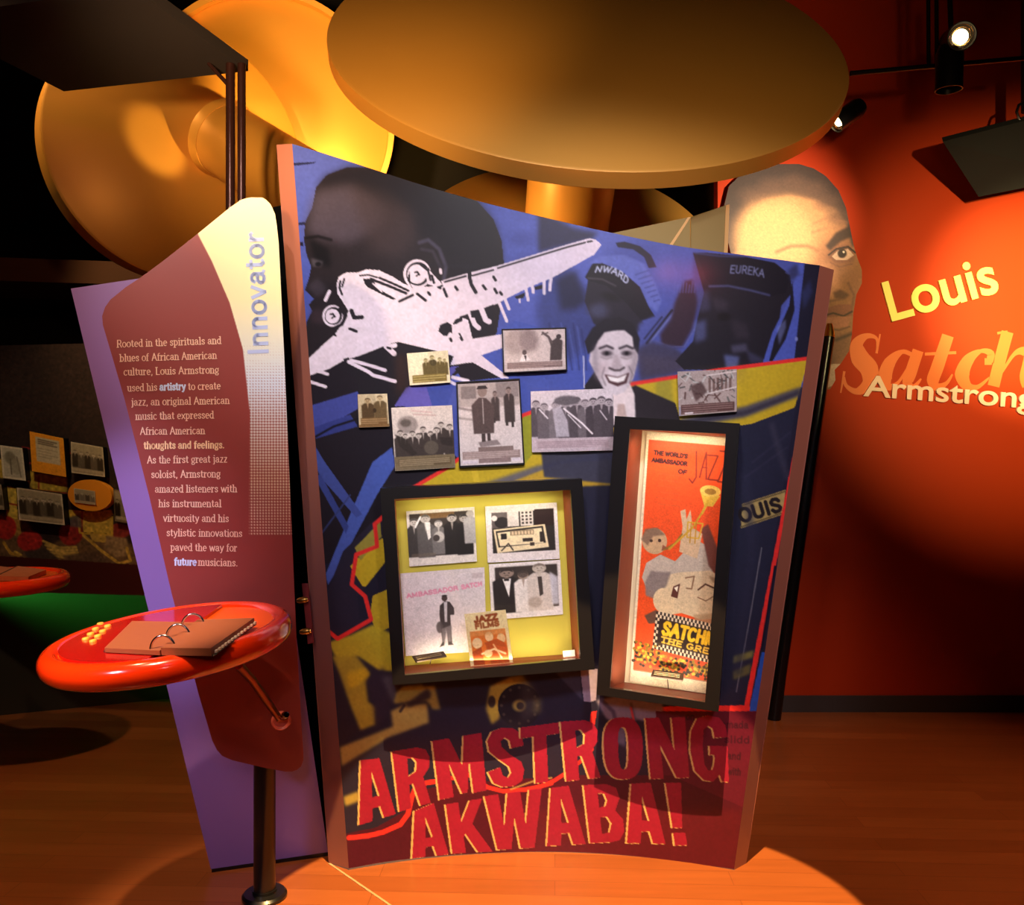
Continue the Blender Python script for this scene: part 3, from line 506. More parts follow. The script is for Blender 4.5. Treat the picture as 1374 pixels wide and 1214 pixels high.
    cv.poly(pp(470, 760, 500, 728, 514, 722, 518, 760, 500, 790, 486, 786), YEL); cv.poly(pp(498, 800, 522, 790, 526, 840, 506, 850, 498, 830), (186, 160, 40)); cv.poly(pp(476, 735, 510, 700, 512, 720, 484, 752), (150, 140, 60)); cv.poly(pp(440, 862, 470, 852, 500, 838, 526, 850, 530, 900, 510, 900, 480, 880, 455, 890), (196, 176, 46), .95, 1.5)
    cv.poly(pp(480, 800, 520, 750, 526, 780, 500, 800, 496, 830, 482, 830), (34, 32, 50))
    cv.line(pp(440, 846, 453, 857, 498, 831, 490, 800, 472, 784, 478, 744, 506, 733, 503, 703, 518, 690), 5.5, RD)
    cv.poly(c6(60, 60, 110, 120, 160, 280, 210, 390, 110, 450, 75, 300), (40, 34, 50), .9, 3)
    cv.poly(c6(60, 0, 190, 0, 260, 90, 240, 140, 250, 240, 300, 270, 290, 360, 210, 390, 165, 280, 130, 180, 100, 90), (176, 156, 52), .95, 2); cv.poly(c6(140, 90, 230, 60, 260, 100, 190, 160, 150, 170), (208, 176, 40), .9, 2); cv.poly(c6(240, 130, 330, 60, 380, 200, 360, 300, 290, 370, 270, 200), (44, 38, 58), .95, 3); cv.poly(c6(320, 110, 370, 100, 400, 230, 380, 250), (84, 84, 100), .8, 3); cv.poly(c6(360, 130, 410, 120, 410, 180, 380, 190), (60, 60, 78), .8, 2)
    cv.poly(c6(100, 480, 380, 370, 370, 290, 450, 250, 560, 250, 570, 350, 350, 430, 110, 580), (176, 156, 84), .95, 2); cv.poly(c6(385, 250, 400, 190, 430, 170, 600, 155, 630, 280, 590, 280, 560, 235, 480, 240), (168, 152, 76), .9, 2); cv.poly(c6(430, 160, 540, 150, 530, 190, 420, 240, 390, 240), (150, 142, 70), .9, 2); cv.poly(c6(440, 260, 560, 170, 580, 190, 580, 220, 470, 270), (40, 34, 50), .9, 2); cv.poly(c6(120, 740, 200, 710, 210, 760, 130, 790), (170, 148, 70), .95, 2); cv.line(c6(420, 290, 440, 260), 4, (40, 34, 50), .8, 1)
    cv.poly(c6(890, 160, 1000, 110, 1060, 150, 1000, 220, 950, 250, 940, 330, 900, 360, 870, 280), (176, 158, 66), .95, 2); cv.poly(c6(1000, 110, 1060, 100, 1120, 180, 1110, 210, 1040, 160), (160, 146, 70), .9, 2); cv.ell(*c6(1045, 260)[0], 29, 29, (26, 26, 40)); cv.ell(*c6(1045, 260)[0], 9, 8, (150, 134, 70), .9, 2); cv.ell(*c6(1050, 262)[0], 5, 5, (30, 28, 40), .9, 1); cv.ell(*c6(900, 240)[0], 5, 8, (36, 32, 46), .9, 1)
    for t in range(12): cv.ell(c6(1045, 260)[0][0] + 24 * math.cos(t * PI / 6), c6(1045, 260)[0][1] + 24 * math.sin(t * PI / 6), 2, 2, (72, 68, 66), .9, .6)
    cv.poly(c6(930, 330, 950, 380, 1100, 400, 1080, 350), (60, 56, 60), .5, 5); cv.poly(c7(0, 30, 60, 60, 80, 220, 0, 260), (70, 66, 72), .6, 5); cv.poly(c7(60, 140, 100, 140, 100, 210, 60, 220), (120, 112, 80), .6, 3)
    # legs in pale trousers
    cv.poly(c7(165, 0, 300, 0, 310, 150), (62, 62, 88), .9, 1); cv.poly(c7(300, -10, 390, -10, 380, 150, 350, 160, 318, 155), (150, 142, 176)); cv.poly(c7(380, 150, 480, 130, 720, 160, 730, 235, 640, 260, 560, 240, 520, 300, 430, 240), (134, 126, 158), .95, 1.5); cv.line(c7(410, 150, 470, 210, 480, 250), 5, (70, 64, 96), .8, 1.5); cv.line(c7(560, 170, 580, 250), 4, (84, 78, 108), .8, 1.5); cv.poly(c7(480, 300, 540, 280, 530, 390, 490, 370), (120, 112, 140), .7, 2); cv.line(c7(560, 190, 575, 260), 3, RD, .7, 1); cv.poly(c7(355, 210, 385, 205, 370, 290, 345, 300), RD)
    # dark red foot of the mural
    cv.poly(pp(880, 954, 1016, 954, 985, 1180, 690, 1180, 690, 1060, 770, 1052, 880, 1040), (88, 22, 44)); cv.poly(pp(455, 1120, 505, 1110, 548, 1085, 560, 1060, 620, 1050, 780, 1040, 900, 1040, 1002, 1085, 990, 1180, 455, 1180), (72, 18, 38)); cv.poly(pp(690, 1085, 1000, 1085, 990, 1180, 690, 1180), (96, 22, 34), .6, 6)
    for t, x, y, wd in (('amada', 968, 976, 36), ('slidd', 972, 996, 34), ('and', 976, 1018, 18), ('with', 976, 1039, 18), ('on', 920, 965, 12)): ink_text(cv, t, (x, y), (x + wd, y + 1), 9, 1.8, (46, 18, 34), .8)
    cv.line(c6(150, 955, 250, 945, 330, 925, 420, 885, 460, 830, 480, 740, 500, 690, 560, 665, 640, 655), 6.5, RD); cv.line(c6(640, 650, 780, 625, 880, 690, 960, 710, 1100, 700, 1214, 668), 5.5, RD); cv.line(c7(0, 610, 100, 590, 170, 560, 230, 520, 330, 440, 360, 400), 5, RD, .9)
    cv.line(c6(1000, 700, 1140, 650, 1214, 640), 2.4, (170, 150, 90), .8)
    # headline
    A_ = [[(0, 0), (1, 0), (1, 1), (.68, 1), (.63, .80), (.40, .80), (.36, 1), (0, 1)], [(.50, .20), (.66, .62), (.42, .62)]]
    R_ = [[(0, 0), (.66, 0), (.9, .06), (1, .2), (.98, .38), (.80, .52), (1, 1), (.68, 1), (.50, .6), (.38, .6), (.38, 1), (0, 1)], [(.38, .16), (.54, .16), (.64, .25), (.6, .4), (.38, .46)]]
    M_ = [[(0, 0), (.34, 0), (.55, .5), (.64, 0), (1, 0), (1, 1), (.72, 1), (.70, .42), (.60, .97), (.48, .97), (.28, .42), (.30, 1), (0, 1)]]
    T_ = [[(0, 0), (1, 0), (1, .19), (.67, .19), (.67, 1), (.33, 1), (.33, .19), (0, .19)]]
    N_ = [[(0, 0), (.34, 0), (.68, .55), (.66, 0), (1, 0), (1, 1), (.68, 1), (.32, .45), (.34, 1), (0, 1)]]
    se = lambda rx, ry: [(.5 + rx * math.copysign(abs(math.cos(t)) ** .75, math.cos(t)), .5 + ry * math.copysign(abs(math.sin(t)) ** .75, math.sin(t))) for t in np.linspace(0, 2 * PI, 29)[:-1]]
    K_ = [[(0, 0), (.34, 0), (.34, .40), (.66, 0), (1, 0), (.62, .45), (1, 1), (.64, 1), (.40, .62), (.34, .70), (.34, 1), (0, 1)]]
    W2 = [[(0, 0), (.24, 0), (.33, .6), (.40, 0), (.62, 0), (.70, .6), (.78, 0), (1, 0), (.84, 1), (.60, 1), (.51, .45), (.44, 1), (.20, 1)]]
    B_ = [[(0, 0), (.62, 0), (.88, .07), (.95, .25), (.80, .46), (1, .62), (1, .82), (.85, .97), (.6, 1), (0, 1)], [(.36, .15), (.54, .16), (.60, .28), (.54, .38), (.36, .40)], [(.36, .56), (.56, .56), (.66, .68), (.58, .83), (.36, .85)]]
    E_ = [[(0, 0), (1, 0), (.85, .72), (.30, .72)], [(.32, .80), (1, .80), (1.05, 1), (.38, 1)]]
    O2 = [se(.5, .5), se(.13, .34)]
    S_ = [[(1, .33), (.66, .36), (.62, .22), (.5, .17), (.38, .22), (.40, .32), (.62, .46), (.92, .60), (1, .74), (.94, .92), (.72, 1), (.4, 1), (.14, .92), (0, .72), (.34, .66), (.40, .80), (.54, .85), (.64, .77), (.58, .66), (.30, .52), (.06, .38), (.02, .2), (.16, .05), (.42, 0), (.72, .02), (.94, .12)]]
    G2 = [[(1, .32), (.66, .34), (.62, .20), (.5, .16), (.38, .22), (.34, .45), (.36, .74), (.46, .84), (.58, .82), (.64, .70), (.64, .60), (.52, .60), (.52, .46), (1, .46), (1, 1), (.82, 1), (.76, .90), (.58, 1), (.34, .99), (.1, .85), (0, .55), (.04, .25), (.22, .05), (.5, 0), (.8, .03), (.96, .15)]]
    head = [(A_, (484, 1020, 509, 1017, 531, 1092, 482, 1107)), (R_, (526, 1008, 576, 1000, 578, 1077, 536, 1089)), (M_, (580, 994, 646, 983, 653, 1060, 590, 1073)), (S_, (652, 978, 702, 974, 704, 1053, 656, 1058)), (T_, (698, 976, 750, 969, 752, 1047, 702, 1053)), (R_, (752, 968, 801, 965, 806, 1043, 760, 1048)), (O2, (808, 962, 862, 962, 863, 1045, 812, 1046)), (N_, (866, 963, 919, 962, 925, 1043, 873, 1045)), (G2, (924, 959, 975, 960, 978, 1049, 928, 1047)),
            (A_, (556, 1088, 582, 1077, 602, 1146, 553, 1152)), (K_, (598, 1079, 647, 1071, 661, 1142, 607, 1145)), (W2, (650, 1068, 727, 1057, 730, 1136, 652, 1141)), (A_, (739, 1057, 763, 1054, 786, 1132, 734, 1135)), (B_, (783, 1053, 832, 1051, 839, 1129, 792, 1131)), (A_, (847, 1051, 873, 1050, 893, 1132, 841, 1131)), (E_, (893, 1050, 914, 1050, 921, 1134, 896, 1134))]
    RED_L = (146, 28, 56)
    for rings, q in head:
        qq = Q(cv, pp(*q)); R2 = [[qq.m(*p) for p in r] for r in rings]
        for dx, dy in ((-1.2, .3), (-2.4, .6)): cv.poly(None, (206, 176, 112), 1, 0, [[(x + dx, y + dy) for x, y in r] for r in R2])
        cv.poly(None, RED_L, 1, 0, R2)
    cv.speckle(.025, 5, 3); cv.speckle(.012, 30, 4)
    return cv
MURAL = paint_mural()
NU, NV = 520, 760
u = np.linspace(0, 1, NU); v = np.linspace(0, 1, NV)
top_x = np.array([392, 430, 500, 570, 637, 760, 900, 1037, 1100.]); top_y = np.array([193, 204, 227, 249.5, 269, 299, 329.5, 347, 356])
bot_x = np.array([468, 520, 600, 680, 735, 800, 860, 920, 985.]); bot_y = np.array([1165, 1155, 1147, 1143, 1142, 1144, 1149, 1157, 1166.])
tx = np.interp(u, (top_x - 392) / 708, top_x); ty = np.interp(u, (top_x - 392) / 708, top_y)
def smooth1(y, k=25):
    for _ in range(2):
        p = np.pad(y, k, mode='reflect', reflect_type='odd'); y = np.convolve(p, np.ones(2 * k + 1) / (2 * k + 1), 'valid')
    return y
ty = smooth1(ty); bx = np.interp(u, (bot_x - 468) / 517, bot_x); by = smooth1(np.interp(u, (bot_x - 468) / 517, bot_y))
PXg = tx[None] * (1 - v[:, None]) + bx[None] * v[:, None]; PYg = ty[None] * (1 - v[:, None]) + by[None] * v[:, None]
G3 = cyl_hit(PXg, PYg)
panel = root('exhibit_panel', (.11, 3.3, 0), 'large concave mural panel with white airplane, blue faces and red headline', 'exhibit panel')
sheet('printed_face', G3, MURAL.at(PXg, PYg), INK_GLOSS, panel, None, smooth=True)
# frame around the face: two flared side boards, a back and a top edge
FR_M = mat('brown_panel_edge', (140, 86, 74), .45)
def ribbon_bm(A, B, bm):                                # strip between two polylines
    va = [bm.verts.new(tuple(p)) for p in A]; vb = [bm.verts.new(tuple(p)) for p in B]
    for i in range(len(va) - 1): bm.faces.new([va[i], va[i + 1], vb[i + 1], vb[i]])
    return va, vb
def back_edge(px0, py0, px1, py1, Yf, extra): 
    k = np.linspace(0, 1, len(Yf)); px = px0 + (px1 - px0) * k; py = py0 + (py1 - py0) * k
    d = ray(px, py); return EYE + d * (Yf + extra)[:, None]
step = slice(None, None, 20)
Lf = G3[:, 0][step]; Rf = G3[:, -1][step]; Lf = np.vstack([Lf, G3[-1:, 0]]); Rf = np.vstack([Rf, G3[-1:, -1]])
Lb = back_edge(371, 194, 441, 1157, Lf[:, 1], .055); Rb = back_edge(1119, 362, 1001, 1161, Rf[:, 1], .055)
bm = bmesh.new(); ribbon_bm(Lf, Lb, bm); ribbon_bm(Rf, Rb, bm)
cols = list(range(0, NU, 26)) + [NU - 1]; fr_top = G3[0][cols]
bt = np.array([cyl_hit(np.array(px), np.array(py), .07) for px, py in zip(PXg[0][cols], PYg[0][cols])]); bt[:, 2] = fr_top[:, 2]; bt[0] = Lb[0]; bt[-1] = Rb[0]
fr_bot = G3[-1][cols]; bb = np.array([cyl_hit(np.array(px), np.array(py), .07) for px, py in zip(PXg[-1][cols], PYg[-1][cols])]); bb[:, 2] = fr_bot[:, 2]; bb[0] = Lb[-1]; bb[-1] = Rb[-1]
ribbon_bm(fr_top, bt, bm); ribbon_bm(fr_bot, bb, bm); ribbon_bm(bt, bb, bm)
bmesh.ops.remove_doubles(bm, verts=bm.verts, dist=.0005)
link('edge_frame', bm_mesh(bm), FR_M, panel)
bm = bmesh.new(); b0 = fr_bot.copy(); b1 = bb.copy(); z0 = b0.copy(); z1 = b1.copy(); z0[:, 2] = 0.0; z1[:, 2] = 0.0
ribbon_bm(b0, z0, bm); ribbon_bm(b1, z1, bm); ribbon_bm(b0[[0]].repeat(2, 0) * [[1, 1, 1]] if 0 else np.array([b0[0], z0[0]]), np.array([b1[0], z1[0]]), bm); ribbon_bm(np.array([b0[-1], z0[-1]]), np.array([b1[-1], z1[-1]]), bm)
link('foot_strip', bm_mesh(bm), mat('grey_foot', (92, 88, 96), .5), panel)

# ------------------------------------------------------------------ photographs mounted on the panel
def person_shape(q, x, y, h, tone, head, coat=None, wide=.16, legs=True):
    w_ = wide * h
    q.poly([(x - w_, y + h), (x - w_ * 1.05, y + .28 * h), (x - .5 * w_, y + .19 * h), (x + .5 * w_, y + .19 * h), (x + w_ * 1.05, y + .28 * h), (x + w_, y + h)], coat or tone, 1, .5)
    q.ell(x, y + .10 * h, .42 * w_ + .03 * h, .10 * h, head, 1, .3); q.poly([(x - .42 * w_ - .02 * h, y + .09 * h), (x - .36 * w_, y + .015 * h), (x, y - .005 * h), (x + .36 * w_, y + .015 * h), (x + .42 * w_ + .02 * h, y + .09 * h), (x + .2 * w_, y + .05 * h), (x - .2 * w_, y + .05 * h)], tone, .9, .3)
    q.ell(x - .15 * w_, y + .10 * h, .07 * w_, .012 * h, tone, .9); q.ell(x + .18 * w_, y + .10 * h, .07 * w_, .012 * h, tone, .9); q.line([(x - .14 * w_, y + .15 * h), (x + .14 * w_, y + .15 * h)], .8, tone, .7)
    q.poly([(x - .16 * w_, y + .2 * h), (x + .16 * w_, y + .2 * h), (x, y + .42 * h)], head, .8)
def caption(q, u0, v0, u1, v1, col, txt, n=3):
    q.rect(u0, v0, u1, v1, col)
    for i in range(n): q.line([(u0 + .02, v0 + (v1 - v0) * (i + .7) / (n + .3)), (u1 - (.03 if i < n - 1 else .3), v0 + (v1 - v0) * (i + .7) / (n + .3))], .8, txt, .8)
def art(quad, base): 
    q = np.array(quad); return Canvas(q[:, 0].min() - 3, q[:, 1].min() - 3, q[:, 0].max() + 3, q[:, 1].max() + 3, base, 4)
def photo(name, quad, label, base, draw, plane, thick=.012, edge=(190, 180, 178), group=None, m=None, cat='photograph', frame=None, soft=2):
    cv = art(quad, base); q = Q(cv, quad); draw(q); cv.speckle(.05, 4, int(quad[0][0])); cv.speckle(.02, 14, int(quad[0][1])); cv.soften(soft)
    o = card(name, quad, plane, thick, cv, None, m or INK_GLOSS, edge, 1.5); tag(o, label, cat, group)
    if frame:
        c = plane.hit(*np.array(quad, float).T); ctr = c.mean(0); bm = bmesh.new()
        for i in range(4):
            a, b = c[i], c[(i + 1) % 4]; ia, ib = a + (ctr - a) * .02, b + (ctr - b) * .02; oa, ob = a + (a - ctr) * .022, b + (b - ctr) * .022
            prism([tuple(k + plane.n * .004) for k in (ia, ib, ob, oa)], tuple(-plane.n * (thick + .004)), bm)
        link('frame', bm_mesh(bm), FRAME, o)
    return o
GP = 'captioned photographs mounted on the mural'
def d1(q):
    q.rect(.5, 0, 1, .62, (206, 198, 170), .6, 1)
    for x, y, h in ((.44, .2, .6), (.6, .12, .7), (.78, .2, .6), (.9, .25, .5)): person_shape(q, x, y, h, (96, 84, 50), (190, 180, 140), wide=.14)
    q.ell(.62, .35, .08, .1, (70, 62, 40), .8); caption(q, .08, .70, .92, .94, (126, 110, 58), (220, 206, 150), 3)
photo('mounted_photograph', pp(546, 474, 601, 470, 604.5, 513, 550, 517), 'small cream photograph of musicians just under the airplane fuselage', (232, 224, 196), d1, cyl_plane(575, 494, .014), .010, group=GP)
def d2(q):
    q.rect(0, 0, 1, 1, (196, 182, 150)); q.rect(.6, 0, 1, .5, (216, 204, 172))
    person_shape(q, .32, .12, .8, (84, 66, 44), (186, 164, 126), wide=.26); person_shape(q, .74, .05, .85, (104, 86, 58), (206, 186, 148), wide=.24); q.ell(.54, .5, .06, .07, (60, 46, 32)); caption(q, .06, .72, .94, .92, (120, 92, 58), (206, 180, 140), 3); q.rect(0, .92, 1, 1, (128, 98, 62))
photo('mounted_photograph', pp(480, 529, 519.5, 528, 522.5, 572, 482, 573.5), 'smallest brown photograph of two men at the left of the mural', (196, 182, 150), d2, cyl_plane(501, 551, .014), .010, group=GP)
def d3(q):
    q.ell(.25, .28, .17, .14, (150, 140, 138), .9, 1); q.ell(.22, .25, .09, .06, (92, 84, 80), .9, 1); q.line([(.33, .06), (.66, .1)], 2, (206, 176, 176), .8); q.line([(.36, .12), (.72, .15)], 1.4, (196, 160, 160), .7)
    for x, y, h in ((.12, .36, .5), (.32, .38, .5), (.5, .32, .5), (.8, .26, .5), (.94, .3, .5), (.62, .40, .45), (.42, .42, .45), (.72, .34, .5), (.2, .42, .4)): person_shape(q, x, y, h, (66, 58, 56), (206, 196, 190), wide=.2)
    q.poly([(.03, .42), (.2, .5), (.38, .74), (.3, .78), (.1, .62)], (50, 44, 42), .8, .6); q.ell(.62, .66, .12, .11, (92, 84, 76), 1, .6); q.poly([(.76, .5), (.98, .52), (.98, .66), (.8, .62)], (48, 42, 42), .8, .6); q.rect(0, .78, 1, 1, (122, 108, 84)); caption(q, .06, .82, .94, .94, (108, 92, 68), (206, 190, 160), 4)
photo('mounted_photograph', pp(525, 547, 606.5, 543.5, 611, 627, 530.5, 632), 'square black and white crowd photograph beside the two-man picture', (218, 208, 204), d3, cyl_plane(568, 588, .016), .012, group=GP)
def d4(q):
    q.rect(0, 0, 1, .3, (178, 166, 166), 1, 1); q.rect(.06, .05, .3, .2, (120, 110, 112), .8, .6); q.rect(.62, .02, .98, .2, (128, 118, 120), .7, .6); q.line([(0, .3), (.35, .36)], 3, (140, 128, 130), .8); q.line([(0, .42), (.3, .46)], 3, (150, 140, 140), .7)
    person_shape(q, .82, .08, .42, (66, 56, 56), (150, 132, 130), wide=.19); person_shape(q, .60, .12, .36, (72, 62, 62), (150, 132, 130), wide=.17); q.rect(.75, .46, .79, .54, (62, 54, 54)); q.rect(.84, .46, .88, .56, (62, 54, 54)); q.rect(.56, .44, .59, .5, (62, 54, 54))
    q.poly([(.24, .62), (.22, .28), (.34, .19), (.46, .2), (.58, .3), (.56, .62)], (84, 70, 70), 1, .5); q.ell(.4, .12, .075, .065, (140, 122, 118)); q.poly([(.31, .09), (.49, .09), (.46, .05), (.34, .05)], (56, 48, 50)); q.rect(.36, .62, .42, .72, (66, 56, 56)); q.rect(.45, .62, .5, .71, (66, 56, 56)); q.poly([(.3, .72), (.6, .70), (.66, .76), (.34, .78)], (120, 108, 110), .8, .5); q.line([(.4, .21), (.4, .5)], 1.2, (206, 196, 196), .8); q.rect(.3, .78, .85, .83, (130, 112, 110)); caption(q, .05, .83, .95, .92, (150, 130, 128), (222, 206, 204), 4); q.rect(.3, .92, .8, .97, (140, 120, 120)); q.rect(.05, .94, .28, .97, (216, 206, 216)); q.rect(.82, .92, .97, .96, (216, 206, 216))
photo('mounted_photograph', pp(613, 513.5, 696.5, 509, 703, 622, 617, 626), 'tall black-framed photograph of a man in a long overcoat', (214, 204, 206), d4, cyl_plane(657, 568, .018), .014, group=GP, frame=True)
def d5(q):
    q.rect(0, 0, 1, 1, (206, 192, 192)); q.ell(.25, .3, .24, .3, (168, 152, 152), .9, 3); q.ell(.42, .25, .14, .26, (138, 122, 124), .9, 3); q.rect(.3, .2, .55, .5, (150, 134, 136), .7, 3)
    q.poly([(.74, .76), (.76, .42), (.72, .22), (.78, .3), (.86, .22), (.95, .3), (.93, .76)], (70, 60, 62), 1, .5); q.ell(.89, .2, .04, .06, (66, 56, 58)); q.line([(.64, .1), (.73, .2), (.78, .34)], 3, (90, 78, 80)); q.line([(.62, .14), (.72, .1)], 1.6, (100, 88, 88)); q.poly([(.26, .76), (.3, .6), (.36, .58), (.44, .74)], (236, 226, 228)); q.ell(.34, .55, .035, .06, (92, 78, 80)); q.poly([(.33, .62), (.37, .62), (.36, .76)], (70, 60, 62)); caption(q, .06, .78, .94, .92, (128, 108, 108), (196, 174, 172), 3)
photo('mounted_photograph', pp(674, 442, 758.7, 440, 760, 496, 676, 500), 'black-framed photograph of a bugle player, topmost and right of the airplane tail', (206, 192, 192), d5, cyl_plane(717, 470, .018), .014, group=GP, frame=True)
def d6(q):
    q.rect(0, .3, 1, .8, (186, 176, 188), 1, 3); q.ell(.2, .25, .2, .14, (214, 206, 216), .8, 3)
    for x, y, h, t in ((.06, .15, .6, 84), (.16, .2, .6, 104), (.3, .18, .6, 120), (.42, .14, .66, 96), (.56, .12, .68, 82), (.66, .16, .64, 110), (.76, .14, .66, 70), (.86, .12, .68, 78), (.95, .16, .64, 74)): person_shape(q, x, y, h, (t, t - 8, t), (176, 166, 174), wide=.14)
    q.ell(.44, .17, .16, .08, (96, 90, 98), .95, 1); q.poly([(.26, .3), (.36, .26), (.44, .5), (.46, .76), (.3, .76)], (186, 180, 194), .9, .6); q.line([(.4, .3), (.62, .55), (.74, .72)], 2.4, (236, 230, 238)); q.line([(.45, .4), (.6, .62)], 1.4, (226, 220, 230)); q.line([(.1, .3), (.2, .45)], 2, (226, 220, 230)); q.line([(.84, .35), (.92, .5)], 1.6, (206, 196, 206)); q.rect(0, .78, 1, 1, (196, 180, 190)); caption(q, .06, .82, .94, .94, (188, 168, 178), (150, 130, 140), 4)
photo('mounted_photograph', pp(712, 525, 822, 521, 823.7, 604, 714, 606.7), 'wide pale street parade photograph left of the smiling man', (218, 208, 218), d6, cyl_plane(768, 564, .02), .014, group=GP)
def d7(q):
    q.rect(0, 0, 1, .78, (176, 160, 158)); rg = random.Random(5)
    for k in range(46):
        x, y = rg.random(), rg.random() * .75; q.line([(x, y), (x + rg.uniform(-.15, .15), y + rg.uniform(-.2, .2))], rg.uniform(1, 2.6), (rg.choice((72, 96, 200, 214)),) * 3 if k % 3 else (92, 66, 64), .85)
    for k in range(6): q.rect(.52 + .07 * k, .18 + .02 * (k % 2), .56 + .07 * k, .5, (96, 70, 66), .7)
    q.line([(.5, .12), (1, .05)], 2, (216, 204, 204)); q.line([(.45, .55), (1, .42)], 2, (210, 200, 200)); q.poly([(.2, .35), (.4, .25), (.5, .5), (.3, .7)], (76, 54, 54), .8, 1); caption(q, .04, .76, .96, .97, (92, 62, 60), (190, 166, 164), 4); q.rect(.1, .93, .25, .97, (220, 210, 214)); q.rect(.0, .8, .03, 1, (150, 150, 180))
photo('mounted_photograph', pp(909, 498.5, 988.5, 495, 988.5, 552, 911, 558), 'brown crowd photograph on the yellow stripe right of the smiling man', (176, 160, 158), d7, cyl_plane(949, 526, .018), .012, group=GP)

# ------------------------------------------------------------------ display cases
def case(name, outer, inner, ctr, stand, wall_col, back_col, label, glass_in=.012, back=.012, bq=None):
    pl = cyl_plane(*ctr, stand); r = root(name, tuple(pl.p), label, 'display case', 'wall display cases')
    o = pl.hit(*np.array(outer, float).T); i = pl.hit(*np.array(inner, float).T); n = pl.n
    bm = bmesh.new(); dep = stand - back
    def V(a): return [bm.verts.new(tuple(p)) for p in a]
    of, inf, ob, im = V(o), V(i), V(o - n * (stand - .012)), V(i - n * .022)
    for k in range(4):
        j = (k + 1) % 4
        bm.faces.new([of[k], of[j], inf[j], inf[k]]); bm.faces.new([of[j], of[k], ob[k], ob[j]]); bm.faces.new([inf[k], inf[j], im[j], im[k]])
    link('frame', bm_mesh(bm), FRAME, r)
    bpl = pl.off(-(dep - .004)); bi = bpl.hit(*np.array(bq, float).T)
    bm = bmesh.new(); a, b = [bm.verts.new(tuple(p)) for p in i - n * .022], [bm.verts.new(tuple(p)) for p in bi]
    for k in range(4): bm.faces.new([a[k], a[(k + 1) % 4], b[(k + 1) % 4], b[k]])
    link('inner_wall', bm_mesh(bm), wall_col, r)
    link('backing', mesh([tuple(p) for p in bi], [(0, 1, 2, 3)]), back_col, r)
    g = i - n * glass_in; c = g.mean(0); g = c + (g - c) * .999
    link('glass_pane', bm_mesh(prism([tuple(p) for p in g], tuple(-n * .003))), GLASS, r)
    return r, pl, bpl
cr1, pl1, bp1 = case('display_case', pp(510, 655, 781, 642, 798, 898, 527, 919), pp(529, 669.5, 766, 657, 779, 884, 543, 906), (650, 780), .17, mat('case_wood_red', (150, 70, 40), .5), mat('yellow_green_backing', (206, 192, 72), .7), 'squarish black display case on the left with photographs on yellow-green backing', back=.055, bq=pp(531, 672, 755, 658, 768, 877, 543.5, 893))
cr2, pl2, bp2 = case('display_case', pp(825, 558, 992.5, 568, 964, 955, 800.6, 932), pp(845, 575.5, 974, 582, 946, 942, 818, 923), (900, 755), .20, mat('case_wood_brown', (140, 66, 40), .5), mat('cream_backing', (230, 214, 176), .7), 'tall black display case on the right with the orange film poster', back=.03, bq=pp(862, 577.5, 984, 588, 958, 932, 838, 915))
def case_strip(name, pl, a, b, n_in, up, power, col):     # strip-shaped area light inside a case, just behind the frame
    A, B = [Vector(pl.hit(np.array(float(x)), np.array(float(y)))) - Vector(pl.n) * n_in for x, y in (a, b)]
    d = bpy.data.lights.new(name, 'AREA'); d.shape = 'RECTANGLE'; d.size = (B - A).length; d.size_y = .02; d.energy = power; d.color = col
    o = bpy.data.objects.new(name, d); C.objects.link(o); o.location = (A + B) / 2; z = (Vector(pl.n) * .55 + Vector((0, 0, -up))).normalized(); x = (B - A).normalized()
    y = z.cross(x).normalized(); x = y.cross(z); M = Matrix((x, y, z)).transposed().to_4x4(); o.rotation_euler = M.to_euler()
case_strip('case_strip_left', pl1, (560, 897), (770, 879), .035, 1, .6, (1, .80, .50))
case_strip('case_fill_left_top', pl1, (545, 676), (752, 664), .035, -1, .5, (1, .88, .62))  # added fill for the upper backing, where the frame blocks the panel spots
case_strip('case_strip_right', pl2, (835, 917), (935, 930), .035, 1, .8, (1, .80, .55))
case_strip('case_strip_right_top', pl2, (862, 585), (962, 590), .035, -1, .8, (1, .80, .55))
GC = 'prints in the left display case'
def dA(q):
    q.rect(.04, .06, .96, .84, (58, 50, 46)); q.rect(.2, .06, .7, .16, (150, 110, 60), .7, .6)
    for x, y, h, t, hd in ((.1, .14, .7, 60, 200), (.27, .08, .78, 92, 190), (.46, .2, .62, 120, 214), (.66, .1, .74, 34, 180), (.84, .12, .74, 30, 160), (.93, .06, .6, 170, 180)): person_shape(q, x, y, h, (t, t - 4, t - 4), (hd, hd - 8, hd - 12), wide=.16)
    q.poly([(.26, .22), (.34, .22), (.34, .5), (.3, .55)], (236, 232, 230)); q.ell(.46, .5, .08, .1, (206, 200, 196), .9, .5); q.ell(.42, .52, .05, .06, (70, 62, 60)); q.line([(.12, .3), (.2, .12)], 2.4, (240, 240, 244)); q.rect(.04, .78, .4, .84, (120, 104, 90), .5)
photo('framed_print', pp(545, 686, 636.5, 680, 640, 753, 549.5, 760), 'black and white group photograph, upper left in the squarish case', (228, 220, 214), dA, bp1.off(.010), .007, group=GC, m=INK)
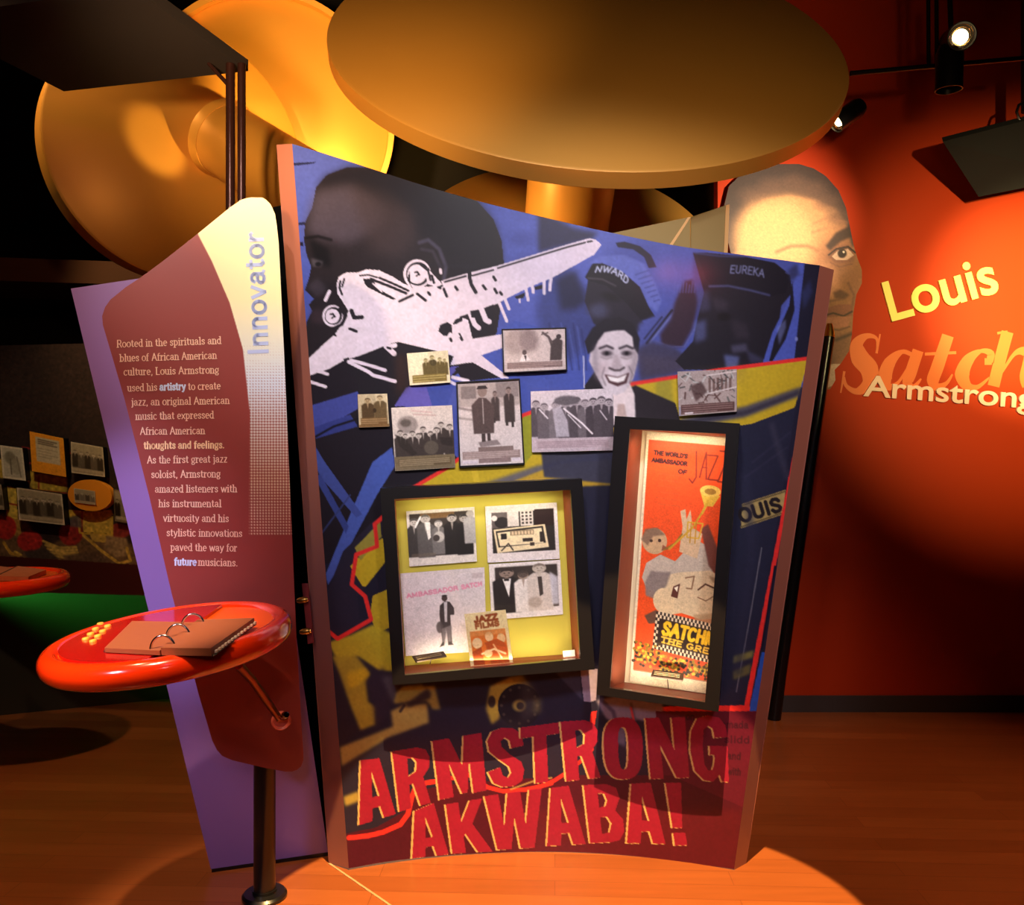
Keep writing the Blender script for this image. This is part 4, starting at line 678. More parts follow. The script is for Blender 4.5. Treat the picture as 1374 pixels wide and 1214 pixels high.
def dB(q):
    q.rect(.08, .12, .95, .84, (44, 38, 36)); q.rect(.08, .12, .3, .4, (96, 86, 84)); q.ell(.22, .3, .1, .1, (40, 34, 34)); q.ell(.12, .22, .04, .05, (216, 206, 204)); q.rect(.3, .12, .46, .38, (206, 196, 190)); q.rect(.48, .1, .66, .38, (214, 204, 196))
    for k in range(3):
        for j in range(4): q.rect(.5 + .055 * k, .13 + .06 * j, .53 + .055 * k, .165 + .06 * j, (60, 50, 48))
    q.rect(.68, .1, .95, .4, (40, 22, 20)); q.poly([(.1, .42), (.82, .37), (.86, .78), (.14, .84)], (236, 216, 176)); q.poly([(.13, .45), (.79, .4), (.82, .7), (.16, .74)], (40, 34, 34)); q.poly([(.15, .48), (.77, .43), (.79, .7), (.18, .72)], (240, 220, 180)); q.rect(.33, .45, .66, .54, (120, 100, 80), .8)
    for k in range(7): q.rect(.35 + .045 * k, .47, .38 + .045 * k, .53, (226, 200, 160))
    q.rect(.2, .5, .28, .6, (40, 34, 32)); q.rect(.5, .6, .64, .66, (50, 40, 36)); q.line([(.2, .8), (.3, .68), (.36, .8)], 1.6, (50, 42, 40)); q.rect(.74, .5, .8, .68, (50, 40, 36)); q.rect(.6, .68, .66, .74, (60, 48, 40))
photo('framed_print', pp(651, 679.5, 747, 674, 751, 749.5, 654.5, 755), 'photograph of a theatre marquee, upper right in the squarish case', (230, 220, 220), dB, bp1.off(.010), .007, group=GC, m=INK)
def dC(q):
    q.rect(.08, .07, .95, .84, (84, 74, 68)); q.rect(.08, .07, .95, .3, (54, 46, 42), .8, 1)
    person_shape(q, .24, .1, .8, (40, 34, 34), (150, 130, 118), wide=.24); q.poly([(.18, .28), (.3, .28), (.26, .62)], (244, 240, 238)); q.rect(.2, .28, .27, .32, (30, 26, 26))
    person_shape(q, .47, .16, .74, (60, 50, 48), (160, 138, 124), (232, 224, 220), wide=.17); q.ell(.47, .22, .07, .06, (70, 60, 56), .7); person_shape(q, .70, .04, .86, (120, 108, 100), (196, 184, 172), (216, 204, 196), wide=.2); q.poly([(.67, .28), (.73, .28), (.74, .6), (.69, .64)], (70, 60, 56)); q.ell(.62, .74, .1, .1, (176, 160, 148), .8, 1); q.poly([(.84, .2), (.95, .3), (.95, .8), (.86, .8)], (206, 204, 216), .9, 1)
photo('framed_print', pp(656, 757, 751.7, 751, 755.5, 824, 659.5, 831.5), 'photograph of three smiling people in evening wear, lower right in the squarish case', (234, 226, 224), dC, bp1.off(.010), .007, group=GC, m=INK)
def dLP(q):
    q.rect(0, 0, .55, 1, (226, 214, 222), .6, 4); q.rect(.68, .0, 1, .6, (206, 198, 206), .4, 3); q.rect(.85, .06, .98, .12, (200, 186, 190))
    a, b = q.m(.06, .30), q.m(.68, .245); ink_text(q.c, 'AMBASSADOR', a, b, 5.2, 1.7, (226, 140, 170), .95); a, b = q.m(.72, .24), q.m(.97, .215); ink_text(q.c, 'SATCH', a, b, 5.2, 1.7, (226, 140, 170), .95)
    q.poly([(.44, .52), (.45, .42), (.51, .37), (.57, .38), (.62, .46), (.62, .54), (.57, .54), (.58, .88), (.6, .9), (.53, .9), (.52, .7), (.5, .7), (.48, .9), (.42, .92), (.46, .86)], (64, 56, 58)); q.ell(.51, .335, .035, .035, (70, 54, 52)); q.poly([(.47, .31), (.55, .31), (.53, .295), (.49, .295)], (34, 28, 30)); q.poly([(.5, .38), (.54, .38), (.53, .62), (.5, .62)], (206, 200, 206)); q.ell(.435, .68, .04, .07, (90, 82, 84), .9, .5); q.poly([(.46, .7), (.58, .66), (.57, .86), (.53, .86), (.52, .72), (.49, .86), (.46, .86)], (128, 120, 124), .9, .4)
photo('record_sleeve', pp(537, 769.5, 650, 761, 653, 873.5, 544.5, 880), 'pale record sleeve with a standing man and pink title in the squarish case', (226, 214, 216), dLP, bp1.off(.012), .008, group=None, m=INK, cat='record sleeve')
def dBk(q):
    q.rect(.03, .02, .97, .98, (250, 226, 168)); ink_text(q.c, 'JAZZ', q.m(.22, .17), q.m(.78, .15), 7, 3.0, (150, 70, 30)); ink_text(q.c, 'FILMS', q.m(.22, .285), q.m(.8, .265), 6, 2.4, (160, 84, 40))
    q.rect(.08, .33, .92, .95, (226, 120, 44)); q.ell(.22, .55, .12, .1, (250, 214, 160)); q.poly([(.08, .7), (.3, .62), (.34, .95), (.08, .95)], (180, 76, 28)); q.ell(.52, .45, .1, .09, (250, 206, 150)); q.ell(.8, .5, .1, .09, (246, 200, 140)); q.poly([(.4, .55), (.7, .5), (.9, .6), (.92, .95), (.5, .95)], (196, 88, 34)); q.line([(.3, .75), (.6, .68), (.85, .78)], 2.6, (252, 220, 170)); q.ell(.45, .75, .1, .07, (250, 214, 160), .9); q.line([(.6, .6), (.75, .85)], 2, (250, 206, 150)); q.rect(.08, .33, .92, .42, (240, 170, 100), .6, 1)
photo('booklet', pp(623, 824, 678.5, 818, 689, 892, 632, 897), 'orange booklet about jazz films leaning at the front of the squarish case', (250, 226, 168), dBk, pl1.off(-.035), .006, edge=(240, 220, 180), m=INK, cat='booklet')
def holder(plane, quad, stem, label):
    r = root('label_holder', tuple(plane.hit(np.array(float(stem[0])), np.array(float(stem[1])))), label, 'label holder', 'label holders in the cases')
    q = plane.hit(*np.array(quad, float).T); q2 = q.copy(); n = plane.n
    link('plate', bm_mesh(prism([tuple(q[0]), tuple(q[1]), tuple(q[2] + n * .02), tuple(q[3] + n * .02)], tuple(np.array([0, 0, -.004])))), mat('bronze_plate', (70, 48, 30), .4), r)
    a = (q[2] + q[3]) / 2; b = plane.hit(np.array(float(stem[0])), np.array(float(stem[1]))); link('stem', bm_mesh(tube([tuple(a), tuple(b)], .0018, 8)), mat('bronze_plate', (70, 48, 30), .4), r)
    bm = bmesh.new()
    for k in range(3):
        t = .3 + .2 * k; p0 = q[0] * (1 - t) + (q[3] + n * .02) * t; p1 = q[1] * (1 - t) + (q[2] + n * .02) * t; s = (p1 - p0); up = np.array([0, 0, .0012]); w2 = (q[3] - q[0]) * .04
        bm.faces.new([bm.verts.new(tuple(p)) for p in (p0 + s * .08 - w2 + up, p1 - s * .12 - w2 + up, p1 - s * .12 + w2 + up, p0 + s * .08 + w2 + up)])
    link('text_lines', bm_mesh(bm), mat('label_ink', (190, 160, 110), .5), r)
holder(bp1.off(.05), pp(553, 880, 595, 873.5, 599, 878.5, 558, 886), (577, 891), 'small dark label holder under the record sleeve')
holder(bp2.off(.06), pp(876, 898, 918, 903, 917, 911, 874, 905), (897, 925), 'small dark label holder under the film poster')
cv = art(pp(755, 873, 771, 871, 772, 881, 756, 882), (236, 228, 214)); tag(card('number_card', pp(755, 873.5, 771, 871.5, 772, 881, 756, 882.5), bp1.off(.055), .003, cv, None, INK, res=1), 'small white card in the lower right corner of the squarish case', 'card')
def dPost(q):
    q.rect(.03, .028, 1.1, .95, (238, 84, 30))
    c = q.c
    for t, x0, x1, y in (("THE WORLD'S", .10, .50, .085), ('AMBASSADOR', .08, .50, .115), ('OF', .40, .50, .15)): ink_text(c, t, q.m(x0, y), q.m(x1, y + .004), 5.0, 1.7, (60, 26, 34))
    J = [(.60, .06), (.62, .16), (.58, .185), (.54, .17)]; q.line(J, 2.0, (130, 40, 28)); q.line([(.66, .16), (.72, .06), (.74, .165)], 2.0, (130, 40, 28)); q.line([(.68, .12), (.74, .12)], 1.6, (130, 40, 28)); q.line([(.74, .07), (.86, .07), (.76, .165), (.88, .165)], 2.0, (130, 40, 28)); q.line([(.88, .05), (1, .05), (.88, .17), (1, .17)], 2.0, (130, 40, 28))
    for k in range(6): q.line([(.16 + .03 * (k % 2), .16 + .024 * k), (.44, .162 + .024 * k)], 1.0, (206, 90, 50), .7)
    # trumpet player
    q.poly([(.06, .58), (.1, .52), (.26, .48), (.44, .50), (.56, .45), (.62, .40), (.78, .42), (.86, .50), (.98, .56), (.98, .64), (.6, .66), (.3, .64), (.12, .62)], (196, 184, 170)); q.poly([(.72, .36), (.8, .34), (.98, .46), (1, .56), (.84, .5)], (110, 66, 60), .9, .8)
    q.poly([(.48, .46), (.5, .36), (.46, .30), (.52, .29), (.54, .33), (.58, .29), (.62, .36), (.74, .38), (.7, .48)], (214, 186, 150)); 
    q.ell(.18, .43, .15, .052, (206, 172, 130)); q.poly([(.02, .43), (.06, .385), (.2, .375), (.3, .40), (.16, .41), (.1, .45)], (122, 96, 80), .8, .8); q.ell(.24, .425, .02, .007, (60, 40, 32)); q.ell(.14, .43, .02, .006, (70, 50, 40)); q.poly([(.28, .44), (.36, .455), (.27, .465)], (150, 90, 66)); q.line([(.3, .46), (.42, .43), (.5, .39)], 2, (150, 116, 40))
    q.line([(.36, .455), (.62, .36), (.78, .26)], 2.6, (206, 160, 44)); q.line([(.56, .34), (.74, .34), (.7, .40), (.56, .40), (.56, .34)], 1.8, (214, 170, 50)); q.line([(.6, .34), (.6, .42)], 1.5, (190, 140, 36)); q.line([(.66, .33), (.66, .42)], 1.5, (190, 140, 36)); q.poly([(.74, .27), (.68, .215), (.92, .225), (.84, .27)], (226, 190, 70)); q.ell(.80, .21, .125, .023, (236, 204, 96)); q.ell(.8, .212, .07, .012, (168, 128, 50)); q.line([(.72, .30), (.78, .25)], 3.4, (216, 172, 52))
    # large laughing head lying sideways
    q.poly([(.22, .60), (.32, .56), (.52, .54), (.86, .52), (1.02, .54), (1.02, .70), (.8, .715), (.56, .70), (.36, .72), (.24, .68)], (222, 202, 166)); q.poly([(.1, .60), (.16, .55), (.4, .545), (.36, .60), (.24, .66), (.12, .65)], (136, 124, 122), .95, 1); q.ell(.34, .66, .13, .05, (226, 204, 166)); q.poly([(.44, .60), (.52, .585), (.5, .645), (.42, .64)], (96, 50, 40)); q.poly([(.45, .605), (.50, .595), (.49, .62)], (246, 236, 216)); q.line([(.58, .56), (.68, .55), (.66, .60), (.6, .60)], 1.8, (140, 104, 78)); q.line([(.74, .60), (.82, .575), (.92, .585)], 2.2, (90, 60, 46)); q.line([(.74, .63), (.84, .64), (.92, .62)], 1.4, (130, 96, 72)); q.poly([(.84, .54), (1, .55), (1, .58), (.9, .56)], (150, 116, 88), .7, 1); q.poly([(.7, .70), (1.02, .68), (1.02, .73), (.74, .73)], (180, 150, 116), .8, 1); q.poly([(.12, .73), (.26, .70), (.3, .75), (.18, .76)], (90, 70, 60), .9, .6)
    # title block with a checked border
    a, b, cc, d = (.26, .705), (1.1, .73), (1.1, .885), (.24, .855); q.poly([a, b, cc, d], (236, 220, 190)); Qb = Q(c, [q.m(*p) for p in (a, b, cc, d)])
    for i in range(36):
        for j in range(12):
            if (i + j) % 2 == 0 and (i < 2 or j < 2 or j > 9): Qb.rect(i / 36, j / 12, (i + 1) / 36, (j + 1) / 12, (40, 26, 26))
    Qb.rect(.055, .17, 1, .83, (44, 26, 24)); ink_text(c, 'SATCHMO', Qb.m(.11, .56), Qb.m(1.0, .54), 16, 4.6, (246, 200, 40)); ink_text(c, 'THE GREAT', Qb.m(.10, .78), Qb.m(1.0, .775), 7, 2.2, (236, 196, 70), serif=True)
    q.line([(.44, .87), (.6, .875)], 1.4, (170, 50, 30)); q.line([(.64, .875), (.96, .885)], 1.2, (190, 70, 40), .7)
    rg = random.Random(8)
    for k in range(230):
        x = rg.random(); y = .875 + .06 * rg.random() + (.0 if x > .35 else -.05 * rg.random()); q.ell(x * .95 + .02, y + .01 * x, .018, .006, rg.choice([(190, 160, 40), (70, 50, 24), (150, 116, 30), (226, 190, 60), (50, 34, 20)]))
    q.rect(.0, .95, 1.1, 1, (236, 222, 190)); q.line([(.04, .952), (1, .952)], 1, (150, 90, 60))
photo('film_poster', pp(868, 580, 981, 589, 956, 932, 845, 914), 'tall orange film poster with a trumpet player in the right-hand case', (238, 226, 192), dPost, bp2.off(.012), .008, edge=(220, 206, 170), m=INK, cat='poster', soft=1)

# ------------------------------------------------------------------ text panel, purple board, dark support
BN = np.array([.31, -.95, 0]); BN /= np.linalg.norm(BN)
PUR = Plane((-1.128, 3.21, 0), BN); PLATE = Plane(P(355, 900, 2.97), BN)
pb = PUR.hit(*np.array(pp(95, 387, 300, 357, 334, 420, 440, 1143, 283, 1166), float).T)
r = root('purple_board', (-.95, 3.27, 0), 'tall purple board with slanted top standing behind the maroon text panel', 'board')
link('board', bm_mesh(prism([tuple(p) for p in pb], tuple(-BN * .03))), mat('purple_laminate', (140, 104, 178), .35), r)
ft = PUR.off(.002).hit(*np.array(pp(284, 1166, 440, 1143.5, 441, 1149, 285, 1172), float).T); ft[2:, 2] = 0.0; ft[2, :2] = ft[1, :2]; ft[3, :2] = ft[0, :2]
link('foot_strip', bm_mesh(prism([tuple(p) for p in ft], tuple(-BN * .034))), BLACK, r)
def paint_plate():
    cv = Canvas(125, 255, 415, 1045, (138, 56, 52), 3); M0 = np.array((134, 50, 54.)); 
    ys = (np.arange(cv.H) / cv.ss + cv.y0)[:, None]; xs = (np.arange(cv.W) / cv.ss + cv.x0)[None]
    top = np.array((178, 66, 56.)) / 255; mid = np.array((128, 50, 58.)) / 255; bot = np.array((136, 58, 52.)) / 255
    edge = np.interp(ys[:, 0], [255, 315, 350, 406, 469, 554, 717, 1045], [250, 266, 284, 308, 326, 335, 334, 334])[:, None]
    pale = np.array((244, 228, 176.)) / 255; cool = np.array((206, 214, 232.)) / 255
    mix = np.clip((ys - 400) / 110, 0, 1)[..., None]
    P1 = pale * (1 - mix) + cool * mix
    inside = np.clip((xs - edge) * 1.5 + .5, 0, 1)
    d = 3.9; dots = np.hypot(((xs + 0 * ys) % d) - d / 2, ((ys + 0 * xs) % d) - d / 2)
    rad = np.interp(ys[:, 0], [440, 500, 560, 640, 717], [3.0, 2.3, 1.75, 1.45, 1.15])[:, None]
    cover = np.clip((rad - dots) * 2 + .5, 0, 1) * (ys < 717); inside = inside * np.where(ys < 440, 1, cover)
    cdot = np.clip((ys - 520) / 120, 0, 1)[..., None]; P1 = P1 * (1 - cdot) + np.array((206, 176, 150.)) / 255 * cdot
    cv.a = cv.a * (1 - inside[..., None]) + P1 * inside[..., None]
    return cv
PC = paint_plate()
r = root('text_panel', tuple(P(355, 1203, F * CH / (1203 - HY))), 'maroon rounded text panel with pale yellow edge strip on a black pole', 'text panel')
Lp = [(265, 335), (266.5, 328), (269, 322), (278, 309), (313, 266), (350, 219), (372, 189), (385, 169), (402, 148), (412, 141), (424, 137), (436, 138), (480, 151), (535, 167), (665, 200), (795, 230), (933, 267), (994, 285), (1006, 291), (1014, 298), (1020, 312), (1030, 355), (1035, 382)]
Rp = [(265, 352), (268, 357), (274, 363), (287, 369), (300, 371), (327, 374), (480, 381.5), (700, 391), (860, 398), (1010, 407), (1020, 407), (1028, 404), (1033, 398), (1035, 392)]
shaped('front_plate', Lp, Rp, 265, 1035, PLATE, .022, PC, 240, 770, r, printed('satin_print', .4, .15, .2), (34, 16, 16))
bm = bmesh.new(); bmB = bmesh.new(); bmC = bmesh.new(); bmD = bmesh.new(); tp = PLATE.off(.0012)
LINES = [('Rooted in the spirituals and', 157, 466, 297, 461), ('blues of African American', 161, 485, 291, 481), ('culture, Louis Armstrong', 166, 503.5, 294, 500.5), (None, 0, 0, 0, 0), ('jazz, an original American', 176.5, 544, 308, 541.5), ('music that expressed', 182, 563, 287, 561), ('African American', 188, 583, 275, 582), (None, 0, 0, 0, 0), ('As the first great jazz', 197.5, 621.5, 305, 620), ('soloist, Armstrong', 203, 641, 296, 640), ('amazed listeners with', 208, 660.5, 318, 660), ('his instrumental', 213, 680, 297, 680), ('virtuosity and his', 219, 699.5, 307, 700), ('stylistic innovations', 223.5, 719, 325, 720), ('paved the way for', 229, 738.5, 318, 739.5)]
for t, x0, y0, x1, y1 in LINES:
    if t: vinyl_text(tp, t, (x0, y0), (x1, y1), 9.6, 1.45, True, bm, .9)
vinyl_text(tp, 'used his', (171, 525), (211, 523.7), 9.6, 1.45, True, bm, .9); vinyl_text(tp, 'to create', (252.5, 523), (296, 522), 9.6, 1.45, True, bm, .9); vinyl_text(tp, 'musicians.', (266, 758.5), (319, 759.5), 9.6, 1.45, True, bm, .9)
vinyl_text(tp, 'thoughts and feelings.', (193, 602), (301, 601), 9.4, 1.9, False, bmB, 1.5)
vinyl_text(tp, 'artistry', (214.5, 523.6), (249, 522.8), 9.6, 2.2, False, bmC, 1.8); vinyl_text(tp, 'future', (234, 758), (263.5, 758.4), 9.6, 2.2, False, bmD, 1.8)
cream = mat('cream_vinyl', (244, 196, 170), .5); link('body_text', bm_mesh(bm), cream, r); link('bold_text', bm_mesh(bmB), mat('sand_vinyl', (250, 206, 160), .5), r)
for b_ in (bmC, bmD): link('highlighted_word', bm_mesh(b_), mat('ice_blue_vinyl', (214, 226, 255), .5), r)['label'] = 'bold pale blue word'
bm = bmesh.new(); vinyl_text(tp, 'Innovator', (359, 476), (352, 311), 25, 5.0, False, bm, 4.2); link('title_text', bm_mesh(bm), mat('lilac_vinyl', (176, 188, 232), .5), r)
base = P(355, 1203, F * CH / (1203 - HY)); base.z = 0
bm = bmesh.new(); lathe([(.038, .012), (.038, .98), (0, .98)], 32, Matrix.Translation(base), bm); pole = link('pole', bm_mesh(bm, True, 40), mat('black_steel', (18, 17, 18), .3, coat=.3), r)
link('flange', bm_mesh(lathe([(0, 0), (.078, 0), (.078, .010), (.070, .018), (.042, .020), (.042, .03), (0, .03)], 40, Matrix.Translation(base)), True, 40), MATS['black_steel'], pole)
# dark upright between the boards
dk = Plane((-.72, 3.40, 0), (.05, -1, 0)); pts = dk.hit(*np.array(pp(366, 278, 402, 270, 450, 1149, 436, 1149, 404, 931, 372, 700), float).T); pts[2:4, 2] = 0
tag(link('support_upright', bm_mesh(prism([tuple(p) for p in pts], (0, .05, 0))), mat('dead_black', (7, 7, 8), 1, spec=0)), 'narrow black upright filling the gap left of the mural panel', 'support')
r = root('hinge_bracket', tuple(P(408, 825, 3.17)), 'small maroon bracket with two brass bolts at the mural panel left edge', 'bracket')
link('plate', bm_mesh(prism([tuple(P(x, y, 3.19)) for x, y in pp(405, 783, 413, 783, 421, 862, 413, 864)], (0, .012, 0))), mat('maroon_metal', (120, 40, 44), .4), r)
for x, y in ((404, 804), (408, 846)):
    M = frame_from((-1, -.25, -.1), P(x + 9, y, 3.175)); link('bolt', bm_mesh(lathe([(0, .042), (.006, .04), (.011, .03), (.012, .008), (.008, .004), (.008, 0), (0, 0)], 16, M), True, 40), BRASS, r)

# black leaning post and brass tip beyond the right edge
r = root('leaning_post', tuple(P(1044, 962, 5.10)), 'black slanted post standing between the mural panel and the red wall', 'post')
link('shaft', bm_mesh(tube([P(1038, 964.5, 5.10), P(1046, 905, 5.10), P(1112, 452, 5.10)], [.042, .040, .034], 20), True, 40), mat('black_tube', (14, 13, 14), .25), r)
link('tip', bm_mesh(tube([P(1112, 452, 5.10), P(1112.7, 446, 5.10), P(1113, 434, 5.10)], [.034, .03, .016], 16), True, 50), BRASS, r)

# ------------------------------------------------------------------ red tray table and the ring binder
ACR = mat('red_acrylic', (252, 58, 8), .16, coat=1, Subsurface_Weight=.25, Subsurface_Radius=(.10, .03, .01)); ACR_D = mat('dark_red_acrylic', (176, 16, 14), .2, coat=.6); ACR_O = mat('orange_acrylic', (255, 96, 20), .25, coat=.5)
def table(ctr, R, roll, label, full):
    M = Matrix.Translation(ctr) @ Matrix.Rotation(roll, 4, 'Y') @ Matrix.Rotation(math.radians(4.2 if full else 0), 4, 'X'); r = root('tray_table', ctr, label, 'tray table', 'red tray tables')
    t = R * .106; tw = R * .092; prof = [(R - tw + tw * math.cos(a), t * math.sin(a)) for a in np.linspace(0, 2 * PI, 25)]
    bm = lathe(prof, 96, M); bmesh.ops.remove_doubles(bm, verts=bm.verts, dist=1e-5); link('rim', bm_mesh(bm, True), ACR, r)
    link('tray', bm_mesh(lathe([(0, t * .64), (R - tw * 1.3, t * .64), (R - tw * 1.3, -t * .35), (0, -t * .35)], 96, M), False), ACR_O, r)
    bm = bmesh.new(); rr = R - 1.8 * tw
    arcp = [(rr * math.cos(a), rr * math.sin(a)) for a in np.linspace(math.radians(78), math.radians(282), 40)]
    prism([M @ Vector((x, y, t * .92)) for x, y in arcp], M.to_3x3() @ Vector((0, 0, -t * .3)), bm); link('inset_panel', bm_mesh(bm), ACR_D, r)
    if full:
        for i in range(4):
            for j in range(2):
                p = np.array([115, 858, 0.]) + i * np.array([6.6, -6.7, 0]) + j * np.array([9.7, 2.8, 0]); w = plane_pt(M, t * .92, p[0], p[1])
                link('button', bm_mesh(lathe([(0, .006), (.0085, .006), (.010, .004), (.010, 0)], 14, Matrix.Translation(w) @ M.to_3x3().to_4x4()), True, 40), mat('yellow_button', (255, 190, 70), .4), r)
        bm = bmesh.new(); tube([P(320, 892, 2.60), P(338, 912, 2.72), P(374, 963, 2.945)], [.014, .014, .012], 16, bm); arm = link('arm', bm_mesh(bm, True, 40), mat('brown_steel', (120, 66, 44), .3, 1), r)
        hub = PLATE.hit(np.array(377.), np.array(966.)); Mh = frame_from(BN, hub)
        link('socket', bm_mesh(lathe([(.026, 0), (.032, 0), (.034, .006), (.030, .012), (.024, .010), (.022, .004), (0, .004)], 32, Mh), True, 40), mat('pink_socket', (226, 120, 110), .25, coat=.5), arm)
        link('knob', bm_mesh(lathe([(0, .05), (.010, .047), (.014, .036), (.010, .026), (.006, .02), (.006, 0)], 20, frame_from((.6, -.7, .45), P(377, 963, 2.92))), True, 50), CHROME, arm)
    return r, M, t
def plane_pt(M, z, px, py):
    n = M.to_3x3() @ Vector((0, 0, 1)); p = M @ Vector((0, 0, z)); h = Plane(p, n).hit(np.array(float(px)), np.array(float(py))); return Vector(h)
TC = P(229, 860, 2.5); TR, TM, TT = table(TC, .346, math.radians(-5.4), 'large red-orange round tray table beside the maroon text panel', True)
R2_, M2_, T2_ = table(P(-12, 781, 4.15), .345, math.radians(0), 'smaller red round tray table cut off at the far left', False)
# brown book on the far table
fb = root('open_book', tuple(plane_pt(M2_, T2_ * .7, 10, 772)), 'brown open book lying on the smaller tray table at the far left', 'book')
fq = lambda x, y, dz: plane_pt(M2_, T2_ * .7, x, y) + Vector((0, 0, dz))
for nm, qd_, h_ in (('left_pages', pp(-48, 770, -6, 779, 22, 765, -22, 760), .012), ('right_pages', pp(-4, 779, 38, 780, 62, 770, 24, 765), .022)):
    link(nm, bm_mesh(prism([fq(x, y, h_) for x, y in qd_], (0, 0, -h_))), mat('tan_page', (176, 104, 72), .6, noise=.25, nscale=30), fb)
link('gutter', bm_mesh(tube([fq(-5, 779, .018), fq(23, 765, .018)], .006, 8), True), mat('dark_cover', (40, 26, 24), .5), fb)
# binder on the big table
ZB = TT * .98; pt = lambda x, y, dz=0: plane_pt(TM, ZB, x, y) + (TM.to_3x3() @ Vector((0, 0, dz)))
r = root('ring_binder', tuple(pt(215, 860)), 'open ring-bound book of brown pages lying on the big tray table', 'book')
PAGE = mat('brown_page', (150, 84, 52), .6, noise=.06, nscale=40); COVER = mat('dark_cover', (40, 26, 24), .5)
def page(name, q, h, m): 
    lo = [pt(*p) for p in q]; hi = [pt(*p, h) for p in q]; bm = bmesh.new(); a = [bm.verts.new(v) for v in hi]; b = [bm.verts.new(v) for v in lo]; bm.faces.new(a); bm.faces.new(b[::-1])
    for i in range(4): bm.faces.new([a[i], b[i], b[(i + 1) % 4], a[(i + 1) % 4]])
    return link(name, bm_mesh(bm), m, r)
page('cover', pp(133, 875, 214, 878, 286, 880, 345, 836, 268, 842, 174, 837), .003, COVER) if 0 else None
bm = bmesh.new(); prism([pt(*p, .002) for p in pp(139, 874, 286, 880, 344, 837, 176, 836)], TM.to_3x3() @ Vector((0, 0, -.004)), bm); link('cover', bm_mesh(bm), COVER, r)
page('left_pages', pp(141, 875, 215, 879, 264, 840, 178, 838), .012, PAGE); page('right_pages', pp(217, 879, 284, 880, 342, 838, 266, 840), .020, PAGE)
for k in range(13):
    f = (k + .6) / 13.2; a = pt(285.5 + 57 * f, 879.5 - 42 * f, .004); d = (pt(345, 838) - pt(285, 880)).normalized(); s = Vector((d.y, -d.x, 0)) * .012
    link('tab', bm_mesh(prism([a, a + d * .010, a + d * .010 + s * .5, a + s * .5], (0, 0, .006))), mat('white_tab', (226, 206, 190), .5), r)
for x, y in ((219, 872), (239.5, 856), (259.5, 841)):
    c = pt(x, y + 3, .008); e = Vector((.032, 0, 0)); z = Vector((0, 0, .036))
    link('ring', bm_mesh(tube([c + e * math.cos(a) + z * math.sin(a) for a in np.linspace(-.3, PI + .3, 17)], .0034, 10), True), CHROME, r)

# ------------------------------------------------------------------ giant gold discs
GOLD = mat('gold_paint', (214, 156, 70), .42, .25, noise=.03, nscale=5)
def disc_solid(c, n, R, t, bm=None): return lathe([(0, 0), (R - .012, 0), (R, -.008), (R, -t + .008), (R - .012, -t), (0, -t)], 128, frame_from(n, c), bm)
th, ph = .7247, .0677
DN = Vector((math.sin(ph) * math.cos(th), -math.cos(ph) * math.cos(th), math.sin(th))); DCN = Vector((.379, 4.272, 3.66))
r = root('giant_gold_disc', tuple(DCN), 'biggest gold disc tilted overhead above the mural panel', 'gold disc', None)
link('disc', bm_mesh(disc_solid(DCN, DN, 1.2815, .09), True, 35), GOLD, r)
link('stem', bm_mesh(tube([DCN - DN * .085, DCN - DN * 1.24], .25, 64), True, 40), GOLD, r)
link('rear_flange', bm_mesh(disc_solid(DCN - DN * 1.22, DN, .92, .07), True, 35), GOLD, r)
r = root('giant_gold_spool', tuple(P(235, 215, 4.3)), 'gold disc at upper left with a thick stem and rim lit at its left', 'gold disc', None)
SN = Vector((.62, -.78, -.05)).normalized(); SCN = P(246, 204, 4.35)
link('disc', bm_mesh(disc_solid(SCN, SN, .645, .15), True, 35), GOLD, r)
A0, A1 = P(300, 186, 4.37), P(480, 300, 3.90); link('stem', bm_mesh(tube([A0, A1], .185, 48), True, 40), GOLD, r)
d_ = (A1 - A0).normalized(); link('collar', bm_mesh(tube([A0 + d_ * .0, A0 + d_ * .02, A0 + d_ * .05], [.20, .196, .187], 48), True, 60), GOLD, r)
r = root('giant_gold_dish', tuple(P(362, 160, 4.9)), 'brightly lit yellow-gold disc between the dark overhead plate and the biggest disc', 'gold disc', None)
YN = Vector((.16, -.97, -.16)).normalized(); YC = P(362, 164, 4.95)
link('disc', bm_mesh(disc_solid(YC, YN, .68, .10), True, 35), GOLD, r)
link('lip', bm_mesh(lathe([(.68, -.02), (.712, -.02), (.712, .05), (.68, .05), (.68, -.02)], 128, frame_from(YN, YC)), False), GOLD, r)
# olive boards behind the panel top
OLV = mat('olive_board', (150, 128, 70), .6); PLY = mat('pale_plywood_edge', (226, 176, 104), .5)
def shard(name, quad, Y, label, edge):
    r = root(name, tuple(P(*quad[-1], Y)), label, 'board', 'olive boards behind the mural panel')
    link('face', bm_mesh(prism([P(x, y, Y) for x, y in quad], (0.01, .05, 0))), OLV, r)
    link('edge', bm_mesh(prism([P(x, y, Y - .004) for x, y in edge], (0, .055, 0))), PLY, r)
shard('cut_board', pp(815, 314, 926, 291, 926, 420, 815, 420), 3.68, 'olive board with slanted top left of the notch behind the mural', pp(896, 332, 923, 291.5, 927, 291, 900, 333))
shard('cut_board', pp(927, 291, 975, 275, 970, 420, 925, 420), 3.75, 'small olive board with pale upright edge beside the cut-out head', pp(974, 275, 979, 274, 974, 400, 969, 400))

